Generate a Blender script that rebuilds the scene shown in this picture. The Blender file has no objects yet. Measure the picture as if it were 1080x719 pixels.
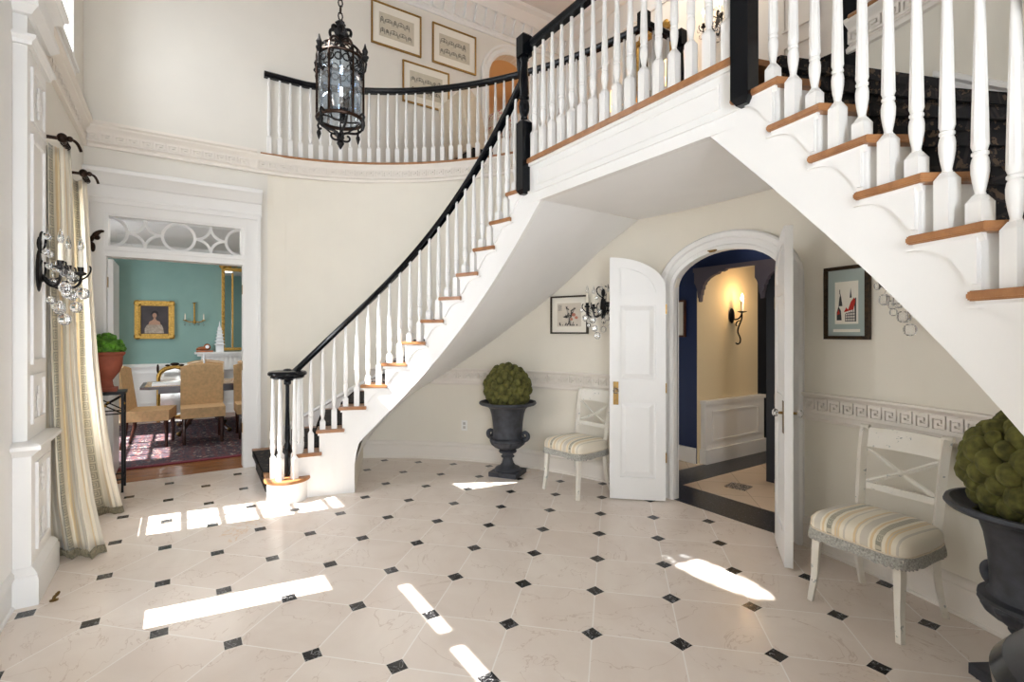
import bpy, math, random
from mathutils import Vector, Matrix
PI = math.pi
random.seed(7)
# ------------------------------------------------------------------ camera, world, sun, lights, exposure
scn = bpy.context.scene
COL = scn.collection
TH = math.radians(33.56)
cam = bpy.data.cameras.new('camera'); camo = bpy.data.objects.new('camera', cam); COL.objects.link(camo)
camo.location = (0, 0, 1.45); camo.rotation_euler = (PI/2, 0, PI/2-TH)
cam.sensor_width = 36; cam.lens = 528.5/1080*36; cam.shift_y = -7.85/1080; cam.clip_start = 0.05
scn.camera = camo
scn.view_settings.view_transform = 'Standard'; scn.view_settings.look = 'None'
scn.view_settings.gamma = 1; scn.view_settings.use_curve_mapping = False
scn.view_settings.exposure = 0.68
w = bpy.data.worlds.new('world'); scn.world = w; w.use_nodes = True
w.node_tree.nodes['Background'].inputs[0].default_value = (0.85, 0.92, 1, 1)
w.node_tree.nodes['Background'].inputs[1].default_value = 1.6
def sun(direction, strength):
    l = bpy.data.lights.new('sun', 'SUN'); l.energy = strength; l.angle = math.radians(0.55); l.color = (1, .97, .93)
    o = bpy.data.objects.new('sun', l); COL.objects.link(o)
    o.rotation_euler = Vector(direction).to_track_quat('-Z', 'Y').to_euler(); o.location = (-3, -6, 9)
SAZ = math.radians(7.5); TEL = 1.25
sun((math.sin(SAZ), math.cos(SAZ), -TEL), 17)
def area(name, loc, direction, sx, sy, power, color=(1, 1, 1)):
    l = bpy.data.lights.new(name, 'AREA'); l.shape = 'RECTANGLE'; l.size = sx; l.size_y = sy; l.energy = power; l.color = color
    o = bpy.data.objects.new(name, l); COL.objects.link(o); o.location = loc
    o.rotation_euler = Vector(direction).to_track_quat('-Z', 'Y').to_euler()
    return o
def point(name, loc, power, color=(1, .62, .3), r=.02):
    l = bpy.data.lights.new(name, 'POINT'); l.energy = power; l.color = color; l.shadow_soft_size = r
    o = bpy.data.objects.new(name, l); COL.objects.link(o); o.location = loc
DAY = (.86, .92, 1)
area('fill_front_door', (-2.4, -.98, 1.3), (0, 1, 0), 1.9, 2.3, 130, DAY)  # fill panel added across the door, much wider than its sidelights
area('daylight_curtained_window', (-4.76, -.98, 1.5), (0, 1, 0), .5, 1.8, 18, DAY)
area('fill_front_right', (-.1, -.98, 1.5), (0, 1, 0), .8, 1.8, 24, DAY)  # added fill; no window is cut in the wall here
area('daylight_upper_left', (-4.8, -.98, 4.3), (0, 1, 0), .6, 1.4, 20, DAY)
area('fill_upper_middle', (-2.3, -.98, 4.8), (0, 1, -.15), 2.0, 1.3, 50, DAY)  # added high fill, larger than the oval opening it sits behind
area('fill_upper_right', (0, -.98, 4.5), (0, 1, 0), 1.0, 1.4, 26, DAY)  # extra fill for the right side, no upper window stands there
area('fill_side_opening', (1.75, -.1, 1.6), (-1, .45, .1), 1.2, 2.2, 95, DAY)  # unseen fill added in the side opening to brighten the hall
area('dining_window_light', (-8.1, -2.05, 1.5), (0, 1, -.1), 1.5, 1.6, 34, DAY)
area('fill_dining_overhead', (-8.6, .4, 2.85), (0, 0, -1), 1.2, 1.2, 12, (1, .93, .84))  # overhead fill added for the dining room, no fixture hangs here
area('fill_corridor_overhead', (-2.4, 5.2, 2.42), (0, 0, -1), 1.0, 1.2, 9, (1, .85, .68))  # warm fill added above the corridor, not a modelled lamp
area('fill_upper_hall_overhead', (-3.6, 4.6, 6.05), (0, 0, -1), 1.6, .8, 12, (1, .94, .88))  # soft fill added below the upper ceiling, without any fitting
area('peach_room_light', (-7.4, 4.3, 5.9), (0, 0, -1), 1, 1, 14, (1, .9, .78))

# ------------------------------------------------------------------ materials
def rgb(r, g, b):
    f = lambda c: (c/255/12.92 if c/255 <= .04045 else ((c/255+.055)/1.055)**2.4)
    return (f(r), f(g), f(b), 1)
MATS = {}
class NT:
    def __init__(s, name, rough=.5, metal=0, spec=.5):
        s.m = bpy.data.materials.new(name); s.m.use_nodes = True; s.t = s.m.node_tree
        s.b = s.t.nodes['Principled BSDF']; s.b.inputs['Roughness'].default_value = rough; s.b.inputs['Metallic'].default_value = metal
        s.b.inputs['Specular IOR Level'].default_value = spec
    def n(s, typ, **kw):
        nd = s.t.nodes.new(typ)
        for k, v in kw.items():
            if k.startswith('i_'):
                key = k[2:]; key = int(key) if key.isdigit() else key
                nd.inputs[key].default_value = v
            else: setattr(nd, k, v)
        return nd
    def l(s, a, b): s.t.links.new(a, b)
    def math(s, op, a, b=None, c=None):
        nd = s.n('ShaderNodeMath', operation=op)
        for i, v in enumerate((a, b, c)):
            if v is None: continue
            if isinstance(v, (int, float)): nd.inputs[i].default_value = v
            else: s.l(v, nd.inputs[i])
        return nd.outputs[0]
    def mix(s, f, a, b):
        nd = s.n('ShaderNodeMix', data_type='RGBA')
        if isinstance(f, (int, float)): nd.inputs[0].default_value = f
        else: s.l(f, nd.inputs[0])
        for i, v in ((6, a), (7, b)):
            if isinstance(v, tuple): nd.inputs[i].default_value = v
            else: s.l(v, nd.inputs[i])
        return nd.outputs[2]
    def ramp(s, f, stops, interp='LINEAR'):
        nd = s.n('ShaderNodeValToRGB'); cr = nd.color_ramp; cr.interpolation = interp
        while len(cr.elements) > 1: cr.elements.remove(cr.elements[-1])
        cr.elements[0].position = stops[0][0]; cr.elements[0].color = stops[0][1]
        for p, c in stops[1:]:
            e = cr.elements.new(p); e.color = c
        s.l(f, nd.inputs[0]); return nd.outputs[0]
    def coord(s, kind='Object'):
        return s.n('ShaderNodeTexCoord').outputs[kind]
    def noise(s, co, scale, detail=4, rough=.5, dist=0):
        nd = s.n('ShaderNodeTexNoise'); s.l(co, nd.inputs['Vector']); nd.inputs['Scale'].default_value = scale
        nd.inputs['Detail'].default_value = detail; nd.inputs['Roughness'].default_value = rough; nd.inputs['Distortion'].default_value = dist
        return nd.outputs[0]
    def bump(s, h, strength=.2, dist=.01):
        nd = s.n('ShaderNodeBump'); nd.inputs['Strength'].default_value = strength; nd.inputs['Distance'].default_value = dist
        s.l(h, nd.inputs['Height']); s.l(nd.outputs[0], s.b.inputs['Normal'])
    def color(s, c):
        if isinstance(c, tuple): s.b.inputs['Base Color'].default_value = c
        else: s.l(c, s.b.inputs['Base Color'])
        return s.m
def plain(name, c, rough=.5, metal=0, var=.0, scale=8, bump=0, spec=.5):
    t = NT(name, rough, metal, spec)
    if var or bump:
        co = t.coord(); nz = t.noise(co, scale, 5)
        d = tuple(max(0, x*(1-var)) for x in c[:3])+(1,); e = tuple(min(1, x*(1+var)) for x in c[:3])+(1,)
        t.color(t.ramp(nz, [(.3, d), (.7, e)]))
        if bump: t.bump(nz, bump, .01)
    else: t.color(c)
    MATS[name] = t.m
    return t.m
M = MATS
plain('wall_paint', rgb(231, 226, 216), .75, var=.015, scale=3)
plain('under_stair_paint', rgb(236, 229, 214), .7, var=.015, scale=3)
plain('white_paint', rgb(238, 236, 232), .38, var=.01, scale=4)
plain('plaster_white', rgb(246, 245, 243), .7, var=.01, scale=4)
plain('relief_cream', rgb(238, 230, 219), .6)
plain('ceiling_paint', rgb(222, 218, 214), .8)
plain('black_paint', rgb(14, 16, 20), .18, var=.1, scale=20, spec=.22)
plain('iron', rgb(26, 24, 24), .45, .6, var=.3, scale=60)
plain('bronze_dark', rgb(48, 34, 26), .4, .8, var=.5, scale=40)
plain('brass', rgb(128, 102, 62), .3, 1, var=.2, scale=40)
plain('gilt', rgb(178, 140, 72), .38, .85, var=.35, scale=50, bump=.4)
plain('gold_frame', rgb(158, 122, 62), .4, .7, var=.2, scale=60)
plain('urn_lead', rgb(62, 64, 70), .55, .25, var=.4, scale=14, bump=.15)
plain('moss', rgb(92, 90, 42), .95, var=.55, scale=25, bump=.6)
plain('leaf_green', rgb(78, 128, 30), .7, var=.6, scale=20, bump=.6)
plain('terracotta', rgb(150, 78, 56), .7, var=.2, scale=12)
plain('teal_wall', rgb(136, 168, 160), .8, var=.03, scale=5)
plain('navy_wall', rgb(26, 44, 84), .6)
plain('brown_beam', rgb(92, 84, 92), .6)
plain('dark_door', rgb(38, 40, 46), .5)
plain('cream_wall', rgb(226, 208, 170), .8)
plain('peach_wall', rgb(226, 196, 158), .8)
plain('tan_velvet', rgb(212, 172, 126), .9, var=.12, scale=30, bump=.15)
plain('mahogany', rgb(62, 34, 26), .25, var=.3, scale=10)
plain('paper', rgb(240, 234, 220), .8)
plain('linen_print', rgb(205, 196, 176), .8, var=.04, scale=30)
plain('ink', rgb(62, 60, 58), .8)
plain('grey_teal_mat', rgb(172, 184, 178), .8)
plain('red_ink', rgb(190, 52, 40), .8)
plain('rose_ink', rgb(196, 130, 108), .8)
plain('skin_paint', rgb(178, 138, 114), .6)
plain('dress_paint', rgb(168, 152, 136), .6, var=.3, scale=30)
plain('painting_dark', rgb(62, 54, 56), .6, var=.25, scale=8)
plain('hair_paint', rgb(28, 22, 22), .6)
plain('candle_wax', rgb(240, 232, 214), .5)
plain('clock_brown', rgb(166, 92, 48), .35, var=.3, scale=30)
plain('porcelain', rgb(238, 238, 238), .25)
plain('upholstery_cream', rgb(224, 210, 186), .9, var=.06, scale=30)
plain('fringe_grey', rgb(172, 169, 160), .95, var=.4, scale=120, bump=.5)
plain('fringe_taupe', rgb(150, 140, 116), .95, var=.4, scale=120, bump=.5)
plain('switch_plate', rgb(240, 238, 232), .4)
plain('mirror_glass', rgb(220, 225, 225), .03, 1)
plain('wood_dark', rgb(90, 52, 34), .4, var=.2, scale=12)

def m_wood(name, c1, c2, sc, rough=.3, planks=False):
    t = NT(name, rough); co = t.coord()
    mp = t.n('ShaderNodeMapping'); mp.inputs['Scale'].default_value = sc; t.l(co, mp.inputs[0])
    nz = t.noise(mp.outputs[0], 6, 6, .6, .6); c = t.ramp(nz, [(.25, c1), (.75, c2)])
    if planks:
        sp = t.n('ShaderNodeSeparateXYZ'); t.l(co, sp.inputs[0])
        a = t.math('DIVIDE', sp.outputs[0], .085); fr = t.math('FRACT', a); fl = t.math('FLOOR', a)
        wn = t.n('ShaderNodeTexWhiteNoise', noise_dimensions='1D'); t.l(fl, wn.inputs['W'])
        c = t.mix(t.math('MULTIPLY', wn.outputs[0], .45), c, c1)
        ln = t.math('LESS_THAN', fr, .03); c = t.mix(ln, c, rgb(60, 32, 18))
    t.color(c); M[name] = t.m
m_wood('oak', rgb(142, 94, 58), rgb(178, 126, 80), (3, 3, 3))
m_wood('oak_floor', rgb(128, 76, 42), rgb(178, 118, 72), (8, .8, 1), .22, True)

def m_floor():
    t = NT('marble_floor', .16, 0, .27); co = t.coord()
    sp = t.n('ShaderNodeSeparateXYZ'); t.l(co, sp.inputs[0])
    x = t.math('SUBTRACT', sp.outputs[0], -1.805); y = t.math('SUBTRACT', sp.outputs[1], 1.662)
    k = 1/(.4111*math.sqrt(2))
    a = t.math('MULTIPLY', t.math('ADD', x, y), k); b = t.math('MULTIPLY', t.math('SUBTRACT', y, x), k)
    ra = t.math('ROUND', a); rb = t.math('ROUND', b)
    fa = t.math('ABSOLUTE', t.math('SUBTRACT', a, ra)); fb = t.math('ABSOLUTE', t.math('SUBTRACT', b, rb))
    dsum = t.math('ADD', fa, fb)
    dot = t.math('LESS_THAN', dsum, .125); dotb = t.math('LESS_THAN', dsum, .137)
    gr = t.math('LESS_THAN', t.math('MINIMUM', fa, fb), .0075)
    # tile colour
    cell = t.n('ShaderNodeCombineXYZ'); t.l(t.math('FLOOR', a), cell.inputs[0]); t.l(t.math('FLOOR', b), cell.inputs[1])
    wn = t.n('ShaderNodeTexWhiteNoise', noise_dimensions='2D'); t.l(cell.outputs[0], wn.inputs['Vector'])
    off = t.n('ShaderNodeVectorMath', operation='MULTIPLY_ADD'); t.l(wn.outputs[1], off.inputs[0]); off.inputs[1].default_value = (9, 9, 9); t.l(co, off.inputs[2])
    n1 = t.noise(off.outputs[0], 2.5, 6, .6, .8)
    base = t.ramp(n1, [(.3, rgb(226, 212, 199)), (.7, rgb(237, 226, 214))])
    base = t.mix(t.math('MULTIPLY', wn.outputs[0], .35), base, rgb(219, 202, 188))
    n2 = t.noise(off.outputs[0], 1.6, 5, .55, 1.6)
    vein = t.math('LESS_THAN', t.math('ABSOLUTE', t.math('SUBTRACT', n2, .5)), .0035)
    base = t.mix(t.math('MULTIPLY', vein, .35), base, rgb(186, 160, 140))
    n3 = t.noise(co, .55, 3, .5, .5); n4 = t.noise(co, 4, 5, .6, 2.0)
    am = t.math('MULTIPLY', t.math('GREATER_THAN', n3, .67), t.math('LESS_THAN', t.math('ABSOLUTE', t.math('SUBTRACT', n4, .5)), .022))
    base = t.mix(t.math('MULTIPLY', am, .45), base, rgb(222, 180, 130))
    base = t.mix(gr, base, rgb(243, 236, 228)); base = t.mix(dotb, base, rgb(226, 216, 204))
    nb = t.noise(off.outputs[0], 7, 4, .6, 2.2)
    bl = t.math('LESS_THAN', t.math('ABSOLUTE', t.math('SUBTRACT', nb, .5)), .010)
    blk = t.mix(t.math('MULTIPLY', bl, .6), rgb(26, 26, 28), rgb(170, 170, 170))
    base = t.mix(dot, base, blk)
    t.l(t.ramp(n1, [(0, (.14, .14, .14, 1)), (1, (.26, .26, .26, 1))]), t.b.inputs['Roughness'])
    t.color(base); M['marble_floor'] = t.m
m_floor()
def m_tilefloor():
    t = NT('corridor_tile', .25); co = t.coord()
    mp = t.n('ShaderNodeMapping'); mp.inputs['Rotation'].default_value = (0, 0, PI/4); t.l(co, mp.inputs[0])
    bk = t.n('ShaderNodeTexBrick', offset=0, i_Scale=1.0); t.l(mp.outputs[0], bk.inputs['Vector'])
    bk.inputs['Brick Width'].default_value = .4; bk.inputs['Row Height'].default_value = .4; bk.inputs['Mortar Size'].default_value = .004
    bk.inputs['Color1'].default_value = rgb(224, 200, 172); bk.inputs['Color2'].default_value = rgb(230, 208, 182); bk.inputs['Mortar'].default_value = rgb(200, 180, 158)
    t.color(bk.outputs[0]); M['corridor_tile'] = t.m
m_tilefloor()
def m_speckle(name, dark, light, scale, th):
    t = NT(name, .3); co = t.coord(); n = t.noise(co, scale, 3, .7)
    t.color(t.mix(t.math('GREATER_THAN', n, th), dark, light)); M[name] = t.m
m_speckle('granite', rgb(38, 38, 44), rgb(125, 125, 132), 70, .62)
m_speckle('mosaic', rgb(50, 46, 44), rgb(200, 180, 160), 90, .52)
def m_runner():
    t = NT('runner_carpet', .95); co = t.coord()
    v = t.n('ShaderNodeTexVoronoi', feature='DISTANCE_TO_EDGE'); v.inputs['Scale'].default_value = 11; t.l(co, v.inputs['Vector'])
    n = t.noise(co, 26, 4, .6)
    c = t.mix(t.math('LESS_THAN', v.outputs[0], .05), rgb(24, 21, 22), rgb(44, 38, 36))
    c = t.mix(t.math('GREATER_THAN', n, .58), c, rgb(84, 68, 54))
    t.color(c); t.bump(n, .4, .01); M['runner_carpet'] = t.m
m_runner()
def m_rug():
    t = NT('persian_rug', .95); co = t.coord()
    v = t.n('ShaderNodeTexVoronoi', feature='F1'); v.inputs['Scale'].default_value = 9; v.inputs['Randomness'].default_value = .3; t.l(co, v.inputs['Vector'])
    n = t.noise(co, 16, 5, .6, 1)
    c = t.ramp(n, [(.3, rgb(40, 42, 54)), (.45, rgb(98, 50, 50)), (.5, rgb(52, 52, 64)), (.60, rgb(176, 152, 136)), (.66, rgb(46, 46, 58))], 'CONSTANT')
    c = t.mix(t.math('LESS_THAN', v.outputs[0], .22), c, rgb(104, 56, 54))
    t.color(c); M['persian_rug'] = t.m
m_rug()
CR, GD, GY, SG = rgb(236, 226, 205), rgb(226, 202, 158), rgb(210, 201, 184), rgb(198, 189, 165)
STR = [(0, CR), (.07, GD), (.12, GY), (.14, CR), (.2, GY), (.36, CR), (.4, GD), (.45, CR), (.5, SG), (.62, CR), (.68, GD), (.72, GY), (.74, GD), (.78, CR), (.86, GY), (.9, CR)]
def key_mask(t, u, v, lo, hi, pitch):
    """greek-key like dashes inside a stripe band lo..hi of u"""
    inb = t.math('MULTIPLY', t.math('GREATER_THAN', u, lo), t.math('LESS_THAN', u, hi))
    a = t.math('FRACT', t.math('DIVIDE', v, pitch)); b = t.math('DIVIDE', t.math('SUBTRACT', u, lo), hi-lo)
    r = t.math('MAXIMUM', t.math('ABSOLUTE', t.math('SUBTRACT', a, .5)), t.math('ABSOLUTE', t.math('SUBTRACT', b, .5)))
    ring = t.math('GREATER_THAN', t.math('FRACT', t.math('MULTIPLY', r, 5.0)), .5)
    return t.math('MULTIPLY', inb, ring)
def m_stripe(name, uv, period, sheen_rough, vs=1, off=0.0, axis=0):
    t = NT(name, sheen_rough); co = t.coord('UV' if uv else 'Object')
    sp = t.n('ShaderNodeSeparateXYZ'); t.l(co, sp.inputs[0])
    u = t.math('FRACT', t.math('ADD', t.math('DIVIDE', sp.outputs[axis], period), off))
    c = t.ramp(u, STR, 'CONSTANT')
    k = key_mask(t, u, sp.outputs[1-axis], .5, .62, period*.12*vs)
    c = t.mix(t.math('MULTIPLY', k, .8), c, rgb(132, 130, 116))
    n = t.noise(co, 60, 2); t.bump(n, .06, .005)
    t.b.inputs['Sheen Weight'].default_value = .2
    t.color(c); M[name] = t.m
m_stripe('curtain_silk', True, .42, .42, 1.4)
m_stripe('seat_stripe', False, .235, .6, 1, .02)
def m_glass(name, col=(1, 1, 1, 1), rough=0, mixf=.12):
    m = bpy.data.materials.new(name); m.use_nodes = True; t = m.node_tree; t.nodes.clear()
    o = t.nodes.new('ShaderNodeOutputMaterial'); mx = t.nodes.new('ShaderNodeMixShader'); tr = t.nodes.new('ShaderNodeBsdfTransparent'); g = t.nodes.new('ShaderNodeBsdfGlossy')
    tr.inputs[0].default_value = col; g.inputs['Roughness'].default_value = .02; lw = t.nodes.new('ShaderNodeLayerWeight'); lw.inputs[0].default_value = .5; pw = t.nodes.new('ShaderNodeMath'); pw.operation = 'POWER'; pw.inputs[1].default_value = 4
    ma = t.nodes.new('ShaderNodeMath'); ma.operation = 'MULTIPLY_ADD'; ma.inputs[1].default_value = .6; ma.inputs[2].default_value = mixf*.4
    t.links.new(lw.outputs['Facing'], pw.inputs[0]); t.links.new(pw.outputs[0], ma.inputs[0]); t.links.new(ma.outputs[0], mx.inputs[0]); t.links.new(tr.outputs[0], mx.inputs[1]); t.links.new(g.outputs[0], mx.inputs[2]); t.links.new(mx.outputs[0], o.inputs[0])
    M[name] = m
m_glass('pane_glass'); m_glass('lantern_glass', (.86, .93, 1, 1), mixf=.5)
def m_crystal():
    t = NT('crystal', .02); t.b.inputs['Transmission Weight'].default_value = .95; t.b.inputs['IOR'].default_value = 1.5; t.color((1, 1, 1, 1)); M['crystal'] = t.m
m_crystal()
def m_emit(name, c, s):
    t = NT(name); t.color(c); t.b.inputs['Emission Color'].default_value = c; t.b.inputs['Emission Strength'].default_value = s; M[name] = t.m
m_emit('flame', (1, .75, .45, 1), 14); m_emit('lampshade_glow', (1, .62, .26, 1), 1.6)
def m_antique():
    t = NT('antique_paint', .55); co = t.coord(); n = t.noise(co, 22, 6, .7); n2 = t.noise(co, 6, 3)
    c = t.ramp(n2, [(.3, rgb(226, 218, 202)), (.7, rgb(236, 231, 220))])
    c = t.mix(t.math('GREATER_THAN', n, .63), c, rgb(170, 172, 166)); c = t.mix(t.math('GREATER_THAN', n, .70), c, rgb(120, 104, 80))
    t.color(c); M['antique_paint'] = t.m
m_antique()

# ------------------------------------------------------------------ mesh helpers
class MB:
    def __init__(s): s.v = []; s.f = []; s.uv = None; s.n = 0; s.nj = False
    def add(s, vs, fs):
        o = len(s.v); s.v += [tuple(p) for p in vs]; s.f += [tuple(i+o for i in f) for f in fs]; return s
    def box(s, x0, x1, y0, y1, z0, z1):
        if not s.nj:                                  # keeps touching boxes from sharing one plane
            s.n += 1; e = .00016*(s.n % 9); x0 -= e; x1 += e; y0 -= e; y1 += e; z0 -= e*(z0 > .01); z1 += e
        v = [(x, y, z) for z in (z0, z1) for y in (y0, y1) for x in (x0, x1)]
        return s.add(v, [(0, 2, 3, 1), (4, 5, 7, 6), (0, 1, 5, 4), (2, 6, 7, 3), (0, 4, 6, 2), (1, 3, 7, 5)])
    def cbox(s, c, d, rz=0):
        x, y, z = c; a, b, h = d[0]/2, d[1]/2, d[2]/2; cr, sr = math.cos(rz), math.sin(rz)
        v = []
        for zz in (-h, h):
            for yy in (-b, b):
                for xx in (-a, a): v.append((x+xx*cr-yy*sr, y+xx*sr+yy*cr, z+zz))
        return s.add(v, [(0, 2, 3, 1), (4, 5, 7, 6), (0, 1, 5, 4), (2, 6, 7, 3), (0, 4, 6, 2), (1, 3, 7, 5)])
    def frustum(s, c, d0, d1, h):
        x, y, z = c; v = []
        for (a, b), zz in ((d0, 0), (d1, h)):
            for yy in (-b/2, b/2):
                for xx in (-a/2, a/2): v.append((x+xx, y+yy, z+zz))
        return s.add(v, [(0, 2, 3, 1), (4, 5, 7, 6), (0, 1, 5, 4), (2, 6, 7, 3), (0, 4, 6, 2), (1, 3, 7, 5)])
    def prism(s, poly, o, ux, uy, un, d):
        """polygon in the plane (ux, uy) at o, extruded by d along un"""
        o, ux, uy, un = map(Vector, (o, ux, uy, un)); n = len(poly)
        a = [o+ux*p[0]+uy*p[1] for p in poly]; b = [p+un*d for p in a]
        return s.add(a+b, [tuple(range(n-1, -1, -1)), tuple(range(n, 2*n))]+[(i, (i+1) % n, n+(i+1) % n, n+i) for i in range(n)])
    def tube(s, pts, r, n=8, caps=True):
        pts = [Vector(p) for p in pts]; m = len(pts); rs = r if isinstance(r, (list, tuple)) else [r]*m
        vs = []; prev = None
        for i, p in enumerate(pts):
            t = (pts[min(i+1, m-1)]-pts[max(i-1, 0)])
            t = t.normalized() if t.length > 1e-9 else Vector((0, 0, 1))
            if prev is None:
                u = t.cross(Vector((0, 0, 1)))
                if u.length < 1e-3: u = t.cross(Vector((1, 0, 0)))
                u.normalize()
            else:
                u = prev-t*prev.dot(t)
                if u.length < 1e-6: u = t.orthogonal()
                u.normalize()
            prev = u; w_ = t.cross(u)
            vs += [p+(u*math.cos(2*PI*k/n)+w_*math.sin(2*PI*k/n))*rs[i] for k in range(n)]
        fs = [(i*n+k, i*n+(k+1) % n, (i+1)*n+(k+1) % n, (i+1)*n+k) for i in range(m-1) for k in range(n)]
        if caps: fs += [tuple(range(n-1, -1, -1)), tuple(range((m-1)*n, m*n))]
        return s.add(vs, fs)
    def lathe(s, prof, c=(0, 0, 0), n=20, mod=None, caps=True):
        vs = []
        for j, (r, z) in enumerate(prof):
            for k in range(n):
                q = r*(mod(k, j) if mod else 1); a = 2*PI*k/n
                vs.append((c[0]+q*math.cos(a), c[1]+q*math.sin(a), c[2]+z))
        m = len(prof); fs = [(i*n+k, i*n+(k+1) % n, (i+1)*n+(k+1) % n, (i+1)*n+k) for i in range(m-1) for k in range(n)]
        if caps: fs += [tuple(range(n-1, -1, -1)), tuple(range((m-1)*n, m*n))]
        return s.add(vs, fs)
    def sphere(s, c, r, n=10, m=6):
        rx, ry, rz = r if isinstance(r, (tuple, list)) else (r, r, r)
        vs = [(c[0], c[1], c[2]-rz)]; fs = []
        for i in range(1, m):
            a = PI*i/m
            for k in range(n): vs.append((c[0]+rx*math.sin(a)*math.cos(2*PI*k/n), c[1]+ry*math.sin(a)*math.sin(2*PI*k/n), c[2]-rz*math.cos(a)))
        vs.append((c[0], c[1], c[2]+rz)); L = len(vs)-1
        for k in range(n):
            fs.append((0, 1+(k+1) % n, 1+k)); fs.append((L, L-n+k, L-n+(k+1) % n))
            for i in range(m-2): fs.append((1+i*n+k, 1+i*n+(k+1) % n, 1+(i+1)*n+(k+1) % n, 1+(i+1)*n+k))
        return s.add(vs, fs)
    def sweep(s, prof, path, closed=False, lat=None):
        """closed profile (a = lateral to the right of travel, b = up) along a path, profile kept upright"""
        path = [Vector(p) for p in path]; m = len(path); n = len(prof); vs = []
        for i, p in enumerate(path):
            if lat: L = Vector(lat[i]); sc = 1
            else:
                if closed: t0 = path[i]-path[i-1]; t1 = path[(i+1) % m]-path[i]
                else:
                    t0 = path[i]-path[i-1] if i else path[1]-path[0]; t1 = path[i+1]-path[i] if i < m-1 else path[-1]-path[-2]
                t0 = Vector((t0.x, t0.y, 0)); t1 = Vector((t1.x, t1.y, 0))
                if t0.length < 1e-9: t0 = t1
                if t1.length < 1e-9: t1 = t0
                t0.normalize(); t1.normalize(); t = (t0+t1).normalized(); L = Vector((t.y, -t.x, 0)); sc = 1/max(.35, t.dot(t1))
            vs += [p+L*(a*sc)+Vector((0, 0, b)) for a, b in prof]
        fs = [(i*n+k, (i+1)*n+k, (i+1)*n+(k+1) % n, i*n+(k+1) % n) for i in range(m-1) for k in range(n)]
        if closed: fs += [((m-1)*n+k, k, (k+1) % n, (m-1)*n+(k+1) % n) for k in range(n)]
        else: fs += [tuple(range(n)), tuple(range(m*n-1, (m-1)*n-1, -1))]
        return s.add(vs, fs)
    def build(s, name, mat, parent=None, origin=(0, 0, 0), smooth=True, rot=None):
        ox, oy, oz = origin
        me = bpy.data.meshes.new(name); me.from_pydata([(x-ox, y-oy, z-oz) for x, y, z in s.v], [], s.f)
        me.materials.append(M[mat] if isinstance(mat, str) else mat)
        import bmesh
        bm = bmesh.new(); bm.from_mesh(me); bmesh.ops.recalc_face_normals(bm, faces=bm.faces); bm.to_mesh(me); bm.free()
        if s.uv:
            ul = me.uv_layers.new(name='uv')
            for lp in me.loops: ul.data[lp.index].uv = s.uv[lp.vertex_index]
        me.update()
        if smooth:
            me.shade_smooth(); me.set_sharp_from_angle(angle=math.radians(34))
        o = bpy.data.objects.new(name, me); COL.objects.link(o)
        if parent: o.parent = parent
        return o
def thing(name, label, cat, loc=(0, 0, 0), rz=0, group=None):
    o = bpy.data.objects.new(name, None); COL.objects.link(o); o.location = loc; o.rotation_euler = (0, 0, rz)
    o['label'] = label; o['category'] = cat
    if group: o['group'] = group
    o.empty_display_size = .05
    return o
def tag(o, label, cat, group=None, loc=None):
    o['label'] = label; o['category'] = cat
    if group: o['group'] = group
    if loc: o.location = loc
    return o
def struct(name, mb, mat, parent=None, smooth=True):
    o = mb.build(name, mat, parent, smooth=smooth)
    if not parent: o['kind'] = 'structure'
    return o
def copy_tree(o, parent=None):
    c = o.copy(); COL.objects.link(c)
    if parent: c.parent = parent
    for ch in list(o.children): copy_tree(ch, c)
    return c
def arc(n, a0, a1, r, c=(0, 0)):
    return [(c[0]+r*math.cos(a0+(a1-a0)*i/n), c[1]+r*math.sin(a0+(a1-a0)*i/n)) for i in range(n+1)]
def holed(mb, us, vs, holes, fn):
    """grid of boxes in (u,v) skipping holes; fn(u0,u1,v0,v1) adds one box"""
    mb.nj = True
    U = sorted(set(us+[h[0] for h in holes]+[h[1] for h in holes])); V = sorted(set(vs+[h[2] for h in holes]+[h[3] for h in holes]))
    for a, b in zip(U, U[1:]):
        run = None
        for c, d in zip(V, V[1:]):
            mu, mv = (a+b)/2, (c+d)/2
            if any(h[0] < mu < h[1] and h[2] < mv < h[3] for h in holes):
                if run: fn(a, b, *run); run = None
            else: run = (run[0], d) if run else (c, d)
        if run: fn(a, b, *run)
def curve(p0, p1, p2, p3, n=10):
    p0, p1, p2, p3 = map(Vector, (p0, p1, p2, p3))
    return [p0*(1-t)**3+p1*3*t*(1-t)**2+p2*3*t*t*(1-t)+p3*t**3 for t in [i/n for i in range(n+1)]]

# ------------------------------------------------------------------ plan geometry (x along the entrance wall, y towards the arch)
ECX, ECY, EAX, EAY = -2.42, .6, 3.72, 3.03
XD, YF, ZC, ZB = -6.13, -.75, 6.15, 3.42            # dining wall, entrance wall, ceiling, balcony floor
def ell(a): return Vector((ECX+EAX*math.cos(a), ECY+EAY*math.sin(a), 0))
def elln(a):
    n = Vector((-math.cos(a)/EAX, -math.sin(a)/EAY, 0)); return n.normalized()      # towards the room
def wally(x): return ECY+EAY*math.sqrt(max(0, 1-((x-ECX)/EAX)**2))
def ang_of_x(x): return math.acos(max(-1, min(1, (x-ECX)/EAX)))
IY0, IA, IB, IN = .657, 1.562, 2.283, 2.585
def inner(t):                                       # t 0 (foot) .. 1 (crown of the curve at x=-2.42), left side
    a = PI-(PI/2)*t; c, s_ = math.cos(a), math.sin(a)
    return Vector((ECX-IB*abs(c)**(2/IN), IY0+IA*abs(s_)**(2/IN), 0))
_tab = []; _p = inner(0); _s = 0
for i in range(0, 2001):
    q = inner(i/2000); _s += (q-_p).length; _tab.append((_s, q)); _p = q
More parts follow.
